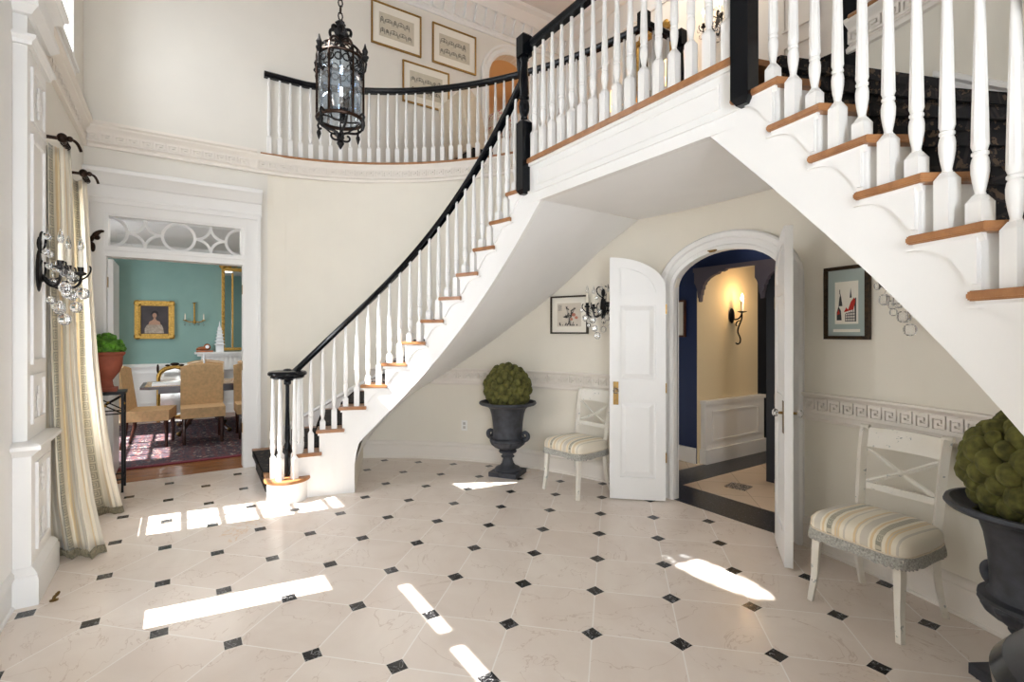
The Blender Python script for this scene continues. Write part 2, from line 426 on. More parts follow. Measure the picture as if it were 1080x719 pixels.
def sp(s_):
    if s_ <= 0: return _tab[0][1]+Vector((0, s_, 0))
    if s_ >= _tab[-1][0]: return _tab[-1][1]
    lo, hi = 0, 2000
    while hi-lo > 1:
        m_ = (lo+hi)//2
        if _tab[m_][0] <= s_: lo = m_
        else: hi = m_
    a, b = _tab[lo], _tab[hi]; f = (s_-a[0])/max(1e-9, b[0]-a[0]); return a[1].lerp(b[1], f)
def sn(s_):                                         # normal towards the wall (outwards)
    t = (sp(s_+.04)-sp(s_-.04)); t.normalize(); return Vector((-t.y, t.x, 0))
S7 = min(_tab, key=lambda e: (e[1]-Vector((-4.17, 1.85, 0))).length)[0]
RS, GO, ZL = .1968, .193, 2.755
def bk(k): return S7+(k-7)*GO
def rho(k): return bk(k-1)-.02
SEND = S7+((2.43+.262)/RS-7)*GO
SOFF = [(-5.858, 0), (-5.842, .138), (-5.73, .43), (-5.511, .77), (-5.079, 1.142), (-4.603, 1.53), (-4.176, 1.847), (-3.6, 2.30), (-3.23, 2.505), (0, 2.51)]
def zlin(s_): return RS*(7+(s_-S7)/GO)-.262           # lower edge of the stringer
def outer(s_):                                      # where the step line through s_ meets the curved wall
    z = zlin(s_)
    if z >= .43:
        z = min(z+.075*max(0, min(1, (z-1.8)/.63)), 2.505); x = -3.23
        for (a, c), (d, e) in zip(SOFF, SOFF[1:]):
            if c <= z <= e and e > c: x = a+(d-a)*(z-c)/(e-c); break
        return Vector((x, wally(x), 0))
    y = wally(-5.73)-(.43-z)/RS*.33
    if y < ECY: return Vector((XD+.01, y, 0))
    return Vector((ECX-EAX*math.sqrt(max(0, 1-((y-ECY)/EAY)**2)), y, 0))
def outer_old(s_):
    p, n = sp(s_), sn(s_); t = .2
    for _ in range(200):
        q = p+n*t
        if q.y < ECY:
            if q.x <= XD: break
        elif ((q.x-ECX)/EAX)**2+((q.y-ECY)/EAY)**2 >= 1: break
        t += .01
    return q
def mir(p, m): return Vector((-4.48-p.x, p.y, p.z)) if m else p
def clampwall(q):
    q = q.copy()
    if q.y > ECY:
        f = math.sqrt(((q.x-ECX)/EAX)**2+((q.y-ECY)/EAY)**2)
        if f > .998: q.x = ECX+(q.x-ECX)*.998/f; q.y = ECY+(q.y-ECY)*.998/f
    else: q.x = min(1.29, max(XD+.01, q.x))
    return q

# ------------------------------------------------------------------ setting: floor, walls, ceiling
b = MB(); b.box(XD, 3.2, -2.6, ECY, -.1, 0)
pts = [(ell(PI*i/60).x, ell(PI*i/60).y) for i in range(61)]
b.prism(pts, (0, 0, -.1), (1, 0, 0), (0, 1, 0), (0, 0, 1), .1)
struct('floor', b, 'marble_floor', smooth=False)
# arch opening in the curved wall
AC, AH, ASP, AAP = -2.385, .48, 1.84, 2.12
def archz(x, h=AH, sp_=ASP, ap=AAP):
    u = abs(x-AC)/h
    return sp_+(ap-sp_)*math.sqrt(max(0, 1-u*u))
OPL, OPR = -3.2, -1.46                               # opening of the upper steps
WT = .05
def curved_wall():
    b = MB(); xs = set([ECX-EAX*math.cos(PI*i/72) for i in range(73)])
    xs |= set([AC-AH+2*AH*i/28 for i in range(29)]) | {OPL, OPR}
    xs = sorted(x for x in xs); xs = [x for i, x in enumerate(xs) if i == 0 or x-xs[i-1] > 1e-4]
    def col(xa, xb, za0, zb0, z1):
        pa, pb = ang_of_x(xa), ang_of_x(xb)
        A, B = ell(pa), ell(pb); A2, B2 = A-elln(pa)*WT, B-elln(pb)*WT
        v = [(A.x, A.y, za0), (B.x, B.y, zb0), (B.x, B.y, z1), (A.x, A.y, z1), (A2.x, A2.y, za0), (B2.x, B2.y, zb0), (B2.x, B2.y, z1), (A2.x, A2.y, z1)]
        b.add(v, [(0, 1, 2, 3), (7, 6, 5, 4), (0, 4, 5, 1), (3, 2, 6, 7), (0, 3, 7, 4), (1, 5, 6, 2)])
    for xa, xb in zip(xs, xs[1:]):
        mid = (xa+xb)/2; top = 2.7 if OPL < mid < OPR else ZB-.02
        if abs(mid-AC) < AH: col(xa, xb, archz(xa), archz(xb), top)
        else: col(xa, xb, 0, 0, top)
    return b
b = curved_wall()
# plain masonry without inner seams
struct('wall_back', b, 'under_stair_paint')
# dining wall (x = XD) with doorway and transom, continued above by the balcony wall with an arched doorway
DY0, DY1, DH, TH0, TH1 = -.597, .585, 2.19, 2.29, 2.60
b = MB()
AY, AR, ASZ = 4.07, .40, 5.12
holed(b, [-2.0, 9.4], [0, ZC], [(DY0, DY1, -1, TH1), (AY-AR, AY+AR, ZB, ASZ+AR)], lambda a, c, d, e: b.box(XD-.15, XD, a, c, d, e))
sgn = []
for i in range(20):                                   # arch spandrels
    a0, a1 = PI*i/20, PI*(i+1)/20
    y0, z0, y1, z1 = AY+AR*math.cos(a0), ASZ+AR*math.sin(a0), AY+AR*math.cos(a1), ASZ+AR*math.sin(a1)
    b.prism([(y0, z0), (y1, z1), (y1, ASZ+AR), (y0, ASZ+AR)], (XD-.15, 0, 0), (0, 1, 0), (0, 0, 1), (1, 0, 0), .15)
struct('wall_left', b, 'wall_paint', smooth=False)
# entrance wall (y = YF)
WIN = [(-4.98, -4.53, .58, 2.45), (-3.33, -3.13, .76, 1.91), (-3.0, -2.45, 2.27, 2.40), (-2.32, -2.0, 2.26, 2.39), (-5.40, -4.5, 3.68, 4.62), (-2.68, -1.94, 4.20, 4.52), (-1.6, -1.4, .76, 1.91)]
b = MB(); holed(b, [XD-.15, 3.2], [0, ZC], WIN, lambda a, c, d, e: b.box(a, c, YF-.05, YF, d, e))
cx, cz, rx, rz = -2.31, 4.36, .37, .16                # oval light: corners filled round the ellipse
for i in range(32):
    a0, a1 = 2*PI*i/32, 2*PI*(i+1)/32
    def sq(a):
        c_, s_ = math.cos(a), math.sin(a); k = 1/max(abs(c_), abs(s_)); return (cx+rx*c_*k, cz+rz*s_*k)
    b.prism([(cx+rx*math.cos(a0), cz+rz*math.sin(a0)), (cx+rx*math.cos(a1), cz+rz*math.sin(a1)), sq(a1), sq(a0)], (0, YF-.05, 0), (1, 0, 0), (0, 0, 1), (0, 1, 0), .05)
struct('wall_front', b, 'wall_paint', smooth=False)
# wall to the right of the apse and the space behind the camera
b = MB(); b.box(1.30, 1.45, ECY, 9.4, ZB, ZC); b.box(1.30, 1.45, -.75, -.6, 0, ZC); b.box(1.30, 1.45, .5, .6, 0, ZC); b.box(1.30, 1.45, -.75, .6, 2.9, ZC)
struct('wall_right', b, 'wall_paint', smooth=False)
b = MB(); b.box(XD-.15, 3.2, YF-.12, 9.4, ZC, ZC+.1); struct('ceiling', b, 'ceiling_paint', smooth=False)
# upper hall floor (outside the ellipse)
b = MB(); N = 60
for i in range(N):
    a0, a1 = PI*i/N, PI*(i+1)/N
    p, q = ell(a0), ell(a1)
    far = lambda e: (min(1.3, max(XD, e.x)), 9.4)
    x0, x1 = q.x, p.x
    if x0 > OPL-.05 and x1 < OPR+.08: y0 = 3.86
    else: y0 = None
    ya, yb = (y0, y0) if y0 else (q.y, p.y)
    b.add([(x0, ya, ZB-.16), (x1, yb, ZB-.16), (x1, 5.2, ZB-.16), (x0, 5.2, ZB-.16), (x0, ya, ZB), (x1, yb, ZB), (x1, 5.2, ZB), (x0, 5.2, ZB)],
          [(0, 3, 2, 1), (4, 5, 6, 7), (0, 1, 5, 4), (2, 3, 7, 6), (0, 4, 7, 3), (1, 2, 6, 5)])
o = struct('floor_upper', b, 'oak_floor', smooth=False)
b = MB(); b.box(XD, 1.3, 5.2, 5.3, ZB-.16, ZC); struct('wall_upper_hall', b, 'wall_paint', smooth=False)
# panel mouldings of the upper hall wall
b = MB()
for x0, x1, z0, z1 in ((-5.9, -5.2, 3.75, 5.4), (-1.25, -.2, 3.75, 5.4), (-.1, 1.0, 3.75, 5.4)):
    for q in ((x0, x1, z0, z0+.04), (x0, x1, z1-.04, z1), (x0, x0+.04, z0, z1), (x1-.04, x1, z0, z1)): b.box(q[0], q[1], 5.175, 5.205, q[2], q[3])
b.box(XD, 1.3, 5.17, 5.2, ZB, ZB+.16)
struct('trim_1', b, 'white_paint')
# room beyond the upper arch
b = MB(); b.box(-8.6, -8.5, 2.6, 5.6, ZB, ZC); b.box(-8.5, XD-.15, 2.5, 2.6, ZB, ZC); b.box(-8.5, XD-.15, 5.5, 5.6, ZB, ZC); b.box(-8.6, XD-.15, 2.5, 5.6, ZC, ZC+.05); b.box(-8.6, XD-.15, 2.5, 5.6, ZB-.1, ZB)
struct('wall_peach_room', b, 'peach_wall', smooth=False)

# ---- cornice with fluted cove
def straight(profile_, p0, p1, name, mat='white_paint'):
    b = MB(); b.sweep(profile_, [p0, p1]); return b
b = MB(); K = 8
cove = [(0, 5.70), (.02, 5.70), (.03, 5.73), (.02, 5.76), (.02, 5.77), (.10, 5.98), (.13, 5.985), (.15, 6.01), (.19, 6.04), (.22, 6.09), (.28, 6.11), (.30, 6.15), (0, 6.15)]
b.sweep(cove, [(XD, -.75, 0), (XD, 5.2, 0)]); b.sweep(cove, [(XD, 5.2, 0), (1.3, 5.2, 0)])
struct('trim_2', b, 'white_paint')
b = MB(); y = -.7
while y < 5.1:
    # each board leans like a fan blade, proud on one edge
    lo, hi = XD+.022, XD+.102
    b.add([(lo, y, 5.775), (lo+.045, y, 5.775), (lo, y+.15, 5.775), (hi, y, 5.978), (hi+.045, y, 5.978), (hi, y+.15, 5.978)], [(0, 1, 2), (3, 5, 4), (0, 3, 4, 1), (1, 4, 5, 2), (2, 5, 3, 0)]); y += .158
struct('trim_3', b, 'white_paint')

# ---- Greek key bands
KEY = [((0, 0), (1, 0)), ((0, 0), (0, 1)), ((0, 1), (.8, 1)), ((.8, 1), (.8, .28)), ((.8, .28), (.3, .28)), ((.3, .28), (.3, .68)), ((.3, .68), (.55, .68))]
def key_run(b, f, L, pitch, z0, h, wd, d):
    n = int(L/pitch); 
    for i in range(n):
        for ki, ((a0, c0), (a1, c1)) in enumerate(KEY):
            u0, u1 = sorted((a0, a1)); w0, w1 = sorted((c0, c1))
            sa, sb = (i+.06+u0*.94)*pitch, (i+.06+u1*.94)*pitch+wd; za, zb = z0+w0*(h-wd)-.0002*ki, z0+w1*(h-wd)+wd+.0002*ki
            sb = min(sb, L)
            P = []
            for z_ in (za, zb):
                for dd in (0, d+.0005*ki):
                    for s_ in (sa, sb): P.append(f(s_, z_, dd))
            b.add(P, [(0, 2, 3, 1), (4, 5, 7, 6), (0, 1, 5, 4), (2, 6, 7, 3), (0, 4, 6, 2), (1, 3, 7, 5)])
def polyline_f(pts, base):
    P = [Vector((p[0], p[1], 0)) for p in pts]; cum = [0]
    for a, c in zip(P, P[1:]): cum.append(cum[-1]+(c-a).length)
    def f(s_, z_, d):
        i = 0
        while i < len(P)-2 and cum[i+1] < s_: i += 1
        t = (P[i+1]-P[i]).normalized(); p = P[i]+t*(s_-cum[i]); L = Vector((t.y, -t.x, 0)); p = p+L*(base+d); return (p.x, p.y, z_)
    return f, cum[-1]
def epath(x0, x1, n=60):
    a0, a1 = ang_of_x(x0), ang_of_x(x1); return [ell(a0+(a1-a0)*i/n) for i in range(n+1)]
band_prof = [(0, 3.21), (.03, 3.21), (.035, 3.235), (.02, 3.25), (.012, 3.26), (.012, 3.355), (.02, 3.37), (.05, 3.39), (.055, 3.40), (.055, 3.415), (0, 3.415)]
crown_prof = [(0, 3.41), (.055, 3.41), (.075, 3.425), (.075, 3.45), (0, 3.46)]
def upper_band(name, path, crown, z=0):
    b = MB(); b.sweep([(a, c+z) for a, c in band_prof], path)
    if crown: b.sweep([(a, c+z) for a, c in crown_prof], path)
    f, L = polyline_f(path, .012); kb = MB(); key_run(kb, f, L, .105, 3.266+z, .08, .015, .014)
    b.add(kb.v, kb.f)
    return struct(name, b, 'relief_cream')
upper_band('trim_4', [(3.0, YF, 0), (XD, YF, 0), (XD, .70, 0)][::1], True)
upper_band('trim_5', [Vector((XD, .70, 0))]+epath(-6.11, OPL), False)
upper_band('trim_6', epath(OPR, 1.28), False)
rail_prof = [(0, .865), (.018, .865), (.03, .885), (.018, .905), (.010, .915), (.010, 1.018), (.022, 1.026), (.036, 1.04), (.036, 1.052), (0, 1.052)]
def chair_rail(name, path):
    b = MB(); b.sweep(rail_prof, path); f, L = polyline_f(path, .010); kb = MB(); key_run(kb, f, L, .086, .925, .086, .014, .013); b.add(kb.v, kb.f)
    return struct(name, b, 'relief_cream')
CAS = .145
chair_rail('trim_7', epath(-5.80, AC-AH-CAS)); chair_rail('trim_8', epath(AC+AH+CAS, .9))
base_prof = [(0, 0), (.028, 0), (.028, .012), (.018, .018), (.018, .15), (.028, .158), (.026, .175), (.01, .195), (0, .20)]
b = MB(); b.sweep(base_prof, epath(-5.86, AC-AH-CAS)); struct('baseboard_back_left', b, 'relief_cream')
b = MB(); b.sweep(base_prof, epath(AC+AH+CAS, .9)); struct('baseboard_back_right', b, 'relief_cream')
b = MB(); b.sweep(base_prof, [(3, YF, 0), (-4.3, YF, 0)]); struct('baseboard_front', b, 'white_paint')
b = MB(); b.sweep([(a+.005, c) for a, c in base_prof], [(XD, .78, 0), (XD, .80, 0)]); struct('baseboard_left', b, 'white_paint')

# ---- arch casing following the curved wall
def arch_pt(u, off, d):
    """u 0..1 round the arch from the left foot to the right foot; off = distance outwards; d = distance off the wall"""
    H, R = ASP, AH
    leg = ASP; tot = 2*leg+2.4*AH
    s_ = u*tot
    if s_ < leg: x, z = AC-AH-off, s_
    elif s_ > tot-leg: x, z = AC+AH+off, tot-s_
    else:
        a = PI*(1-(s_-leg)/(2.4*AH)); x = AC+(AH+off)*math.cos(a); z = ASP+(AAP-ASP+off)*math.sin(a)
    y = wally(x)-d
    return (x, y, z)
b = MB(); NP = 90
prof = [(0, -.04), (0, .02), (.03, .03), (.04, .022), (.085, .022), (.095, .04), (.13, .045), (.145, .03), (.145, 0), (.1, -.02)]
n = len(prof); vs = []
us = [i/NP for i in range(NP+1)]
for u in us: vs += [arch_pt(u, o_, d_) for o_, d_ in prof]
b.add(vs, [(i*n+k, (i+1)*n+k, (i+1)*n+(k+1) % n, i*n+(k+1) % n) for i in range(NP) for k in range(n)])
struct('trim_9', b, 'white_paint')
# thick inner reveal of the arch
b = MB(); vs = []
for u in us:
    for o_, d_ in ((.0, -.03), (.0, -.055), (.10, -.055), (.10, -.03)):
        vs.append(arch_pt(u, o_, d_))
b.add(vs, [(i*4+k, (i+1)*4+k, (i+1)*4+(k+1) % 4, i*4+(k+1) % 4) for i in range(NP) for k in range(4)])
struct('trim_10', b, 'white_paint')

# ---- arched double door
def door_leaf(name, label, hinge, free, flip):
    hv, fv = Vector((hinge[0], hinge[1], 0)), Vector((free[0], free[1], 0)); W = .472
    d = (fv-hv).normalized(); rz = math.atan2(d.y, d.x)
    t = thing(name, label, 'door leaf', (hv.x, hv.y, 0), rz, 'arched double door leaves')
    T = .023
    def topz(u): return ASP-.005+(AAP-ASP)*math.sqrt(max(0, 1-(1-min(1, u/W*1.0))**2)) if u < W else AAP-.005
    N_ = 14; us_ = [W*(1-math.cos(PI/2*i/N_)) for i in range(N_+1)]
    us_ = [W*(1-math.cos(PI/2*i/N_)) for i in range(N_+1)]
    poly = [(0, .012), (W, .012)]+[(u, topz(u)) for u in reversed(us_)]
    b = MB(); b.prism(poly, (0, -T+.013, 0), (1, 0, 0), (0, 0, 1), (0, 1, 0), 2*T-.026)
    # stiles and rails raised round three panels, on both faces
    def ringbox(x0, x1, z0, z1):
        for yy0, yy1 in ((-T, -T+.014), (T-.014, T)): b.box(x0, x1, yy0, yy1, z0, z1)
    S = .085; PZ = [(.20, .86), (1.05, 1.70)]
    ringbox(0, S, .012, 1.70); ringbox(W-S, W, .012, 1.70)
    for z0, z1 in ((.012, .20), (.86, 1.05), (1.70, 1.78)): ringbox(0 if z0 > 1.6 else S, W if z0 > 1.6 else W-S, z0, z1)
    # curved top: solid border round quarter panel
    inn = [(W-S-.005, 1.78)]; NN = 12
    out = [(u, topz(u)) for u in us_]
    inz = lambda u: ASP-.04+(AAP-ASP-.06)*math.sqrt(max(0, 1-(1-min(1, max(0, (u-S)/(W-2*S)*1.0))*.96)**2))
    for i in range(24):
        u0, u1 = W*i/24, W*(i+1)/24
        m_ = (u0+u1)/2
        lo0, lo1 = (1.78, 1.78) if (m_ < S or m_ > W-S) else (inz(u0), inz(u1))
        for yy in (-T, T-.014): b.prism([(u0, lo0), (u1, lo1), (u1, topz(u1)), (u0, topz(u0))], (0, yy, 0), (1, 0, 0), (0, 0, 1), (0, 1, 0), .014)
    b.build('leaf_frame', 'white_paint', t, smooth=False)
    for z0, z1 in PZ:
        p = MB()
        for sg in (-1, 1):
            y0 = sg*(T-.0128)
            a_, c_ = (S+.014, W-S-.014), (S+.05, W-S-.05)
            v = [(a_[0], y0, z0+.012), (a_[1], y0, z0+.012), (a_[1], y0, z1-.012), (a_[0], y0, z1-.012), (c_[0], y0+sg*.009, z0+.05), (c_[1], y0+sg*.009, z0+.05), (c_[1], y0+sg*.009, z1-.05), (c_[0], y0+sg*.009, z1-.05)]
            p.add(v, [(4, 5, 6, 7), (0, 1, 5, 4), (1, 2, 6, 5), (2, 3, 7, 6), (3, 0, 4, 7), (3, 2, 1, 0)])
        p.build('panel', 'white_paint', t, smooth=False)
    p = MB()
    for sg in (-1, 1):
        y0 = sg*(T-.0128); pl = [(S+.035, 1.805)]+[(W-S-.015, 1.795)]+[(u, inz(u)-.02) for u in [W-S-.015-(W-2*S-.045)*i/8 for i in range(9)]]
        p.prism(pl, (0, min(y0, y0+sg*.006), 0), (1, 0, 0), (0, 0, 1), (0, 1, 0), .006)
    p.build('panel', 'white_paint', t, smooth=False)
    k = MB()
    for sg in (-1, 1): k.box(W-.075, W-.03, min(sg*T, sg*(T+.004)), max(sg*T, sg*(T+.004)), .83, 1.03)
    k.tube([(W-.052, -T-.03, .955), (W-.052, T+.03, .955)], .009, 10)
    h = k.build('lock_plate', 'brass', t)
    for sg in (-1, 1):
        k = MB(); k.sphere((W-.052, sg*(T+.045), .955), (.026, .02, .026), 8, 6)
        k.build('door_knob', 'crystal', h, smooth=False)
    for z_ in (.38, .98, 1.66):
        hg = MB(); hg.cbox((-.004, 0, z_), (.012, 2*T+.004, .085)); hg.build('hinge', 'brass', t)
    if name == 'arched_door_leaf' and flip == 1:
        k = MB()
        for sg in (-1,): k.lathe([(.004, 1.90), (.010, 1.905), (.006, 1.93), (.011, 1.95), (.006, 1.97), (.006, 2.02), (.011, 2.04), (.006, 2.05), (.009, 2.075), (.003, 2.09)], (W-.045, sg*(T+.008), 0), 10)
        k.build('bolt', 'brass', t)
    return t
door_leaf('arched_door_leaf', 'white arched panelled door leaf with brass bolt, standing open on the left of the archway', (-2.875, 3.497), (-3.22, 3.13), 1)
door_leaf('arched_door_leaf', 'white arched door leaf swung open on the right of the archway, seen nearly edge-on', (-1.895, 3.50), (-1.595, 3.075), -1)
# latch fittings on the arch soffit
b = MB(); b.tube([(AC-.06, 3.50, 2.098), (AC-.01, 3.50, 2.10)], .008); b.cbox((AC-.035, 3.50, 2.104), (.07, .02, .01)); tag(b.build('door_catch', 'brass'), 'small brass catch under the crown of the white arch', 'latch')

# ------------------------------------------------------------------ corridor beyond the arch
b = MB(); b.box(-5.4, .6, 3.4, 4.03, -.1, -.001); b.v = [p for p in b.v]
g = MB(); g.box(-3.45, -1.2, 3.6, 4.02, -.05, .001); g.box(-3.45, -3.1, 4.02, 8.2, -.05, .001)
struct('floor_granite', g, 'granite', smooth=False)
g = MB(); g.box(-3.1, .6, 4.02, 8.2, -.05, 0); g.box(-5.4, -3.45, 3.75, 8.2, -.05, 0); struct('floor_corridor', g, 'corridor_tile', smooth=False)
g = MB(); g.cbox((0, 0, 0), (.19, .19, .004), math.radians(11)); o = g.build('floor_inset', 'mosaic'); o.location = (-2.77, 4.41, .003); tag(o, 'small dark mosaic inset in the beige corridor tiles', 'floor inset')
g = MB(); g.box(-5.4, .6, 3.75, 8.3, 2.46, 2.5); struct('ceiling_corridor', g, 'navy_wall', smooth=False)
g = MB(); g.box(-5.4, -3.51, 4.80, 4.95, 0, 2.46); g.box(-3.51, -.3, 4.80, 4.95, 2.17, 2.46); struct('wall_navy', g, 'navy_wall', smooth=False)
g = MB(); g.box(-3.6, -3.51, 4.95, 6.0, 0, 2.46); g.box(-3.511, -3.505, 4.80, 4.95, 0, 2.17); struct('wall_corridor_left', g, 'cream_wall', smooth=False)
g = MB(); g.box(-.6, -.5, 3.8, 8.2, 0, 2.46); g.box(-5.5, -5.4, 3.5, 8.2, 0, 2.46); struct('wall_corridor_right', g, 'cream_wall', smooth=False)
g = MB(); g.box(-5.4, -.5, 8.1, 8.2, 0, 2.46); g.box(-3.6, -3.55, 6.0, 8.1, 0, 2.46); struct('wall_corridor_end', g, 'dark_door', smooth=False)
# wainscot
g = MB(); x0 = -3.505; g.box(x0, -3.44, 4.86, 6.02, 0, .66); g.box(x0, -3.425, 4.845, 6.035, .66, .70); g.box(x0, -3.42, 4.84, 6.04, 0, .16)
for q in ((4.98, 5.9, .24, .26), (4.98, 5.9, .56, .58), (4.98, 5.0, .24, .58), (5.88, 5.9, .24, .58)): g.box(-3.44, -3.43, *q)
struct('trim_11', g, 'white_paint', smooth=False)
g = MB(); g.box(-5.4, -3.52, 4.775, 4.8, 0, .17); struct('baseboard_corridor', g, 'white_paint', smooth=False)
# bracketed beam
g = MB(); g.box(-3.52, -.6, 4.74, 4.79, 2.125, 2.17)
t = thing('bracketed_beam', 'dark brown-grey beam with scrolled drop brackets beyond the archway', 'beam', (-3.0, 4.75, 2.1))
g.build('beam', 'brown_beam', t, (-3.0, 4.75, 2.1), False)
def bracket(x, sg):
    g = MB(); pl = [(0, 0), (.38, 0), (.38, -.02), (.34, -.035), (.31, -.03), (.29, -.05), (.24, -.06), (.18, -.09), (.135, -.13), (.13, -.15), (.115, -.16), (.11, -.20), (.095, -.21), (.09, -.26), (.08, -.27), (.075, -.33), (.06, -.34), (.055, -.30), (.045, -.29), (.035, -.2), (.02, -.16), (0, -.13)]
    pl = [(sg*a, c) for a, c in pl]
    g.prism(pl, (x, 4.735, 2.135), (1, 0, 0), (0, 0, 1), (0, 1, 0), .05); g.build('bracket', 'brown_beam', t, (-3.0, 4.75, 2.1), False)
bracket(-3.50, 1); bracket(-2.80, 1)
g = MB(); g.box(-2.72, -2.56, 4.80, 4.86, 0, 2.13); g.build('post', 'dark_door', t, (-3.0, 4.75, 2.1), False)
# dark glazed door beyond
t = thing('dark_door', 'dark panelled door with a glazed light at the far end of the corridor', 'door', (-2.9, 6.3, 0))
g = MB(); g.box(-3.5, -2.1, 6.28, 6.33, 0, 2.44); g.build('door_panel', 'dark_door', t, (-2.9, 6.3, 0), False)
g = MB(); g.box(-3.12, -3.06, 6.26, 6.28, 1.6, 1.75); g.box(-3.13, -3.02, 6.26, 6.28, .68, .86); m_emit('daylit_pane', (.7, .85, .9, 1), 1.0); g.build('glass_light', 'daylit_pane', t, (-2.9, 6.3, 0), False)

# ------------------------------------------------------------------ staircases
SCL = bk(3)+.45*GO                                    # where the stringer drops to the floor
def soffw(x):
    for (a, c), (d, e) in zip(SOFF, SOFF[1:]):
        if x <= d: return c+(e-c)*max(0, (x-a)/(d-a))
    return 2.51
def flight(m, label, group):
    foot = mir(Vector((-4.75, .8, 0)), m)
    t = thing('staircase', label, 'staircase', (foot.x, foot.y, 0), 0, group); O = (foot.x, foot.y, 0)
    P = lambda s_, off=0: mir(sp(s_)+sn(s_)*off, m)
    Q = lambda s_, f=1: clampwall(mir(sp(s_).lerp(outer(s_), f), m))
    # side stringer: stepped top, smooth bottom
    b = MB()
    for k in range(2, 14):
        s0, s1 = rho(k), rho(k+1)
        zt = k*RS-.03
        for j in range(4):
            a, c = s0+(s1-s0)*j/4, s0+(s1-s0)*(j+1)/4
            def zb(s_):
                if s_ < SCL+1e-6: return 0
                z = zlin(s_); d = (s_-SCL)/.05
                if d < 1: z = z-.16*(1-d)**2
                return min(z, 2.43)
            if a < SCL < c: cuts = [(a, SCL), (SCL+2e-6, SCL+.02), (SCL+.02, c)]
            else: cuts = [(a, c)]
            for a_, c_ in cuts:
                if c_ <= a_: continue
                pa, pc, qa, qc = P(a_), P(c_), P(a_, .035), P(c_, .035); za, zc = zb(a_+1e-6 if a_ > SCL else a_), zb(c_ if c_ != SCL else SCL)
                b.add([(pa.x, pa.y, za), (pc.x, pc.y, zc), (pc.x, pc.y, zt), (pa.x, pa.y, zt), (qa.x, qa.y, za), (qc.x, qc.y, zc), (qc.x, qc.y, zt), (qa.x, qa.y, zt)],
                      [(0, 1, 2, 3), (7, 6, 5, 4), (0, 4, 5, 1), (3, 2, 6, 7), (0, 3, 7, 4), (1, 5, 6, 2)])
    for s0, s1, zt in ((rho(1)+.08, rho(2), RS-.03), (rho(14), SEND, ZL-.03)):
        pa, pc, qa, qc = P(s0), P(s1), P(s0, .035), P(s1, .035); za, zc = (0, 0) if zt < 1 else (zlin(s0), 2.43)
        b.add([(pa.x, pa.y, za), (pc.x, pc.y, zc), (qc.x, qc.y, zc), (qa.x, qa.y, za)]+[(p.x, p.y, zt) for p in (pa, pc, qc, qa)], [(0, 1, 2, 3), (7, 6, 5, 4), (0, 4, 5, 1), (1, 5, 6, 2), (2, 6, 7, 3), (3, 7, 4, 0)])
    b.build('stringer', 'white_paint', t, O, smooth=False)
    # soffit and the closing panel
    b = MB(); ss = [SCL+.001+(SEND-SCL)*i/26 for i in range(27)]; vs = []
    for s_ in ss:
        p, q = P(s_, .004), Q(s_)
        if s_ < SCL+.25:
            f_ = (s_-SCL)/.25; qa = outer(SCL+.25); qb = Vector((-5.846, 1.79, 0)); qq = qb.lerp(qa, f_); q = clampwall(mir(Vector((ECX-EAX*math.sqrt(1-((qq.y-ECY)/EAY)**2), qq.y, 0)), m))
        zi = min(zlin(s_), 2.43)-.001+.004
        if s_-SCL < .05: zi -= .16*(1-(s_-SCL)/.05)**2
        xx = q.x if not m else -4.84-q.x
        zo = soffw(xx)
        for f in (0, .25, .5, .75, 1):
            r = p.lerp(q, f); vs.append((r.x, r.y, zi*(1-f)+zo*f))
    n_ = 5; b.add(vs, [(i*n_+k, i*n_+k+1, (i+1)*n_+k+1, (i+1)*n_+k) for i in range(26) for k in range(4)])
    b.build('soffit', 'plaster_white', t, O)
    b = MB(); p, q = P(SCL+.002, .002), clampwall(mir(Vector((-5.846, 1.79, 0)), m)); b.add([(p.x, p.y, 0), (q.x, q.y, 0), (q.x, q.y, .15), (p.x, p.y, .28)], [(0, 1, 2, 3)]); b.build('closing_panel', 'under_stair_paint', t, O)
    # treads, risers, brackets, carpet
    run = MB()
    for k in range(1, 14):
        s0 = rho(k) if k > 1 else rho(1)+.10; s1 = rho(k+1); z = k*RS
        nose = .032
        b = MB(); J = 5
        A = [P(s0-nose+(s1+.018-s0+nose)*j/J, -.03) for j in range(J+1)]
        if k == 1: A = [P(s0-nose+(s1+.018-s0+nose)*j/J, -.0) for j in range(J+1)]
        e0, e1 = Q(s0-nose, .992), Q(s1+.018, .992)
        poly = [(p.x, p.y) for p in A]+[(e1.x, e1.y), (e0.x, e0.y)]
        if k == 1: poly = [(mir(Vector(v_), m).x, v_[1]) for v_ in ((-4.80, .625, 0), (-4.66, .9, 0))]+[(P(s1+.018).x, P(s1+.018).y), (e1.x, e1.y)]+[(clampwall(mir(Vector((-6.11, .655, 0)), m)).x, .655)]
        def grow(z0, z1, sh):
            c = sum((Vector(p) for p in poly), Vector((0, 0)))/len(poly); pp = []
            for p in poly:
                d = (Vector(p)-c); d = d*(1-sh/max(.05, d.length)); pp.append((c.x+d.x, c.y+d.y))
            b.prism(pp, (0, 0, z0), (1, 0, 0), (0, 1, 0), (0, 0, 1), z1-z0)
        grow(z-.03, z-.027, .008); grow(z-.027, z-.022, .003); grow(z-.022, z-.009, 0); grow(z-.009, z-.003, .003); grow(z-.003, z, .008)
        b.build('tread', 'oak', t, O, smooth=False)
        b = MB(); p0, q0 = P(s0, .012), Q(s0, .99); p1, q1 = P(s0+.02, .012), Q(s0+.02, .99)
        if k == 1: p0, q0, p1, q1 = [clampwall(mir(Vector(v_), m)) for v_ in ((-4.80, .655, 0), (-6.11, .685, 0), (-4.80, .69, 0), (-6.11, .72, 0))]
